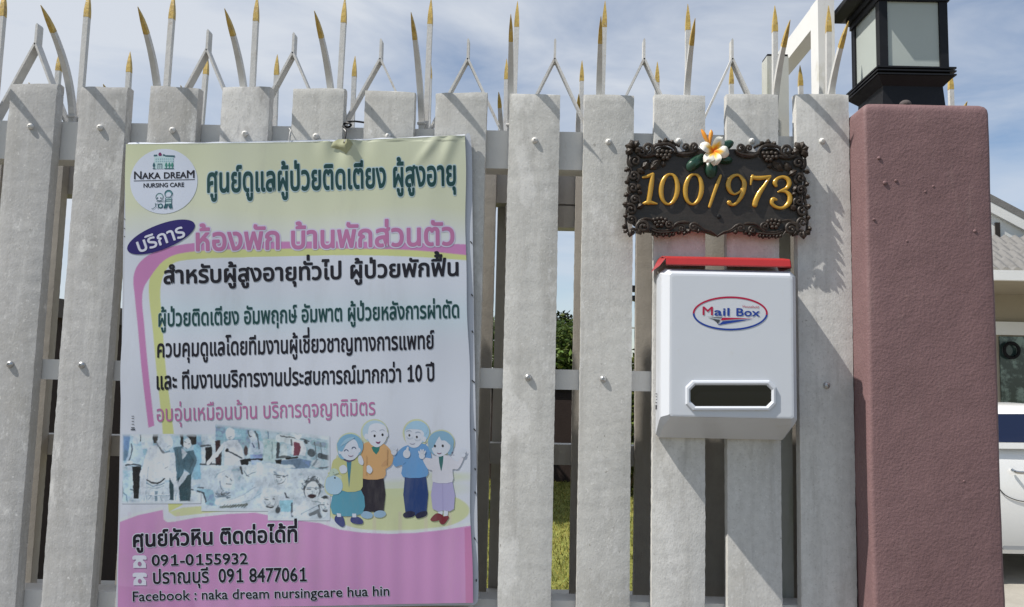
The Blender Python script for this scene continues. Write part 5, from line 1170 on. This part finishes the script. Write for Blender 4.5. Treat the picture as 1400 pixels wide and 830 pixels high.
# digits: rounded strokes of changing width
def stroke(bm, P, W, l=.0035, k=5):
    C_ = catmull([(x, y, w_) for x, y, w_ in P], k)
    tube(bm, [PQ(v.x, v.y, l) for v in C_], [max(.0006, v.z / 4.882 / 1050 * 1.5 * .5) for v in C_], 12, flat=(1, .62)); 
    for e in (C_[0], C_[-1]): ball(bm, PQ(e.x, e.y, l), max(.0006, e.z / 4.882 / 1050 * 1.5 * .5), 10, (1, .62, 1))
def digit(strokes_):
    bm = bmesh.new()
    for P in strokes_: stroke(bm, P, None)
    return finish('digit', bm, GOLD, pq, smooth=True)
digit([[(256, 336, 22), (246, 400, 34), (236, 470, 34), (226, 525, 34)], [(190, 357, 15), (222, 350, 22), (252, 336, 20)], [(172, 539, 9), (200, 530, 20), (228, 522, 34), (256, 528, 22), (283, 533, 10)]])
for cx in (365, 526):
    o_ = []
    for k in range(25):
        a = math.pi * 2 * k / 24 - math.pi / 2; x, y = 54 * math.cos(a), 100 * math.sin(a)
        o_.append((cx + x - y * .07, 436 + y, 15 + 19 * abs(math.cos(a)) ** 1.3))
    digit([o_])
digit([[(706, 346, 18), (690, 388, 24), (662, 465, 24), (632, 552, 20)]])
digit([[(858, 380, 18), (838, 348, 18), (806, 342, 20), (770, 365, 30), (757, 410, 34), (772, 452, 28), (802, 468, 17), (838, 448, 15), (858, 412, 16)], [(838, 350, 20), (862, 385, 32), (862, 430, 34), (846, 480, 30), (818, 522, 22), (790, 541, 19), (762, 530, 26)], [(762, 524, 30), (766, 527, 34), (770, 530, 26)]])
digit([[(907, 405, 11), (912, 375, 18), (920, 350, 24)], [(918, 358, 26), (960, 362, 30), (1000, 358, 26), (1038, 350, 17)], [(1034, 354, 16), (1004, 405, 22), (966, 460, 34), (942, 510, 38), (934, 540, 38)]])
digit([[(1075, 412, 24), (1068, 392, 32), (1084, 366, 22), (1118, 354, 20), (1150, 366, 30), (1164, 396, 34), (1148, 428, 26), (1108, 446, 16), (1090, 454, 12)], [(1100, 450, 12), (1140, 452, 22), (1168, 484, 34), (1160, 530, 34), (1122, 560, 22), (1078, 556, 22), (1048, 530, 28), (1056, 502, 28), (1078, 506, 16)]])
bm = bmesh.new(); lathe(bm, [(.0045, .0005), (.0042, -.002), (.002, -.0032), (.0003, -.003)], PQ(697, 617), 'y', 12); finish('fixing_screw', bm, BLACK, pq, smooth=True)
# frangipani
FCx, FCy, FL = 652, 190, .016
fl = thing('flower', '', '', tuple(PQ(FCx, FCy, FL)))
for k_ in ('label', 'category'): del fl[k_]
fl.parent = pq; fl.location = WL[fl] - WL[pq]
def petal(ang, ln_, wd_, tw=.35, c0=None):
    bm = bmesh.new(); ly = bm.loops.layers.float_color.new('Col'); a = R(ang); G = []; n, m_ = 10, 6
    for k in range(n + 1):
        s = k / n; hw = wd_ * (.16 + .84 * math.sin(math.pi * min(1, s * .5 + .06 + .44 * s * s)) ** .75 if s < .999 else .18)
        if s > .9: hw = wd_ * .98 * math.sqrt(max(0, 1 - ((s - .72) / .29) ** 2))
        row = []
        for j in range(m_ + 1):
            t_ = (j / m_ - .5) * 2; bend = tw * s * s
            dx = ln_ * s; dy = hw * t_ + bend * wd_ * .5
            x = FCx + dx * math.cos(a) - dy * math.sin(a); y = FCy + dx * math.sin(a) + dy * math.cos(a)
            row.append((bm.verts.new(PQ(x, y, FL - .006 + .012 * math.sin(s * 2.1) - .006 * t_ * s + .003 * (1 - t_ * t_) - (.010 * max(0, s - .75) * 3 * (t_ < 0)))), s, t_))
        G.append(row)
    W_, Yc, O_ = np.array((.80, .78, .70)), np.array((.85, .50, .04)), np.array((.75, .16, .01))
    for A, B in zip(G, G[1:]):
        for j in range(m_):
            f = bm.faces.new((A[j][0], A[j + 1][0], B[j + 1][0], B[j][0])); f.smooth = True
            for l_, (v, s, t_) in zip(f.loops, (A[j], A[j + 1], B[j + 1], B[j])):
                e = s + .22 * abs(t_) + (.10 if t_ < 0 else -.05)
                c = O_ + (Yc - O_) * np.clip((e - .18) / .2, 0, 1); c = c + (W_ - c) * np.clip((e - .45) / .22, 0, 1); l_[ly] = (*c, 1)
    return finish('petal', bm, PETAL, fl)
for a in (-60, 12, 80, 140 - 18, 196): petal(a, 100, 37)
bm = bmesh.new(); ly = None
BUDM = mat('orange_bud', (.78, .30, .03), .4, .4, var=.3, vscale=90, dirt_or_reflection=[dict(c=(.85, .62, .2), amt=.8, s=40, thr=(.5, .65))])
for P in ([(625, 155, 18), (605, 115, 26), (588, 78, 28), (572, 48, 10)], [(628, 150, 14), (630, 110, 24), (636, 75, 28), (636, 52, 12)]):
    bm = bmesh.new(); C_ = catmull([(x, y, w_) for x, y, w_ in P], 5); tube(bm, [PQ(v.x, v.y, .013) for v in C_], [v.z * .5 / 4.882 / 1050 * 1.5 for v in C_], 9, flat=(1, .8)); finish('bud', bm, BUDM, fl, smooth=True)
for pts in ([(590, 200), (545, 210), (500, 240), (478, 275), (485, 308), (515, 315), (560, 290), (600, 250)], [(690, 150), (720, 120), (765, 108), (792, 122), (785, 150), (745, 180), (700, 185)], [(625, 250), (600, 290), (608, 335), (640, 362), (672, 345), (685, 300), (670, 250)], [(720, 215), (760, 220), (785, 240), (770, 262), (720, 265), (690, 240)]):
    bm = bmesh.new(); O_ = sm(pts, 4, True); cx_, cy_ = np.mean([p[0] for p in pts]), np.mean([p[1] for p in pts])
    c0 = bm.verts.new(PQ(cx_, cy_, .0115)); ring = [bm.verts.new(PQ(x, y, .0045)) for x, y in O_]; mid = [bm.verts.new(PQ(cx_ + (x - cx_) * .6, cy_ + (y - cy_) * .6, .0105)) for x, y in O_]; bk = [bm.verts.new(PQ(x, y, .002)) for x, y in O_]
    for k in range(len(O_)):
        j = (k + 1) % len(O_); bm.faces.new((c0, mid[k], mid[j])); bm.faces.new((mid[k], ring[k], ring[j], mid[j])); bm.faces.new((ring[k], bk[k], bk[j], ring[j]))
    finish('leaf', bm, LEAFP, fl, smooth=True)
bpy.data.objects.remove(tob)
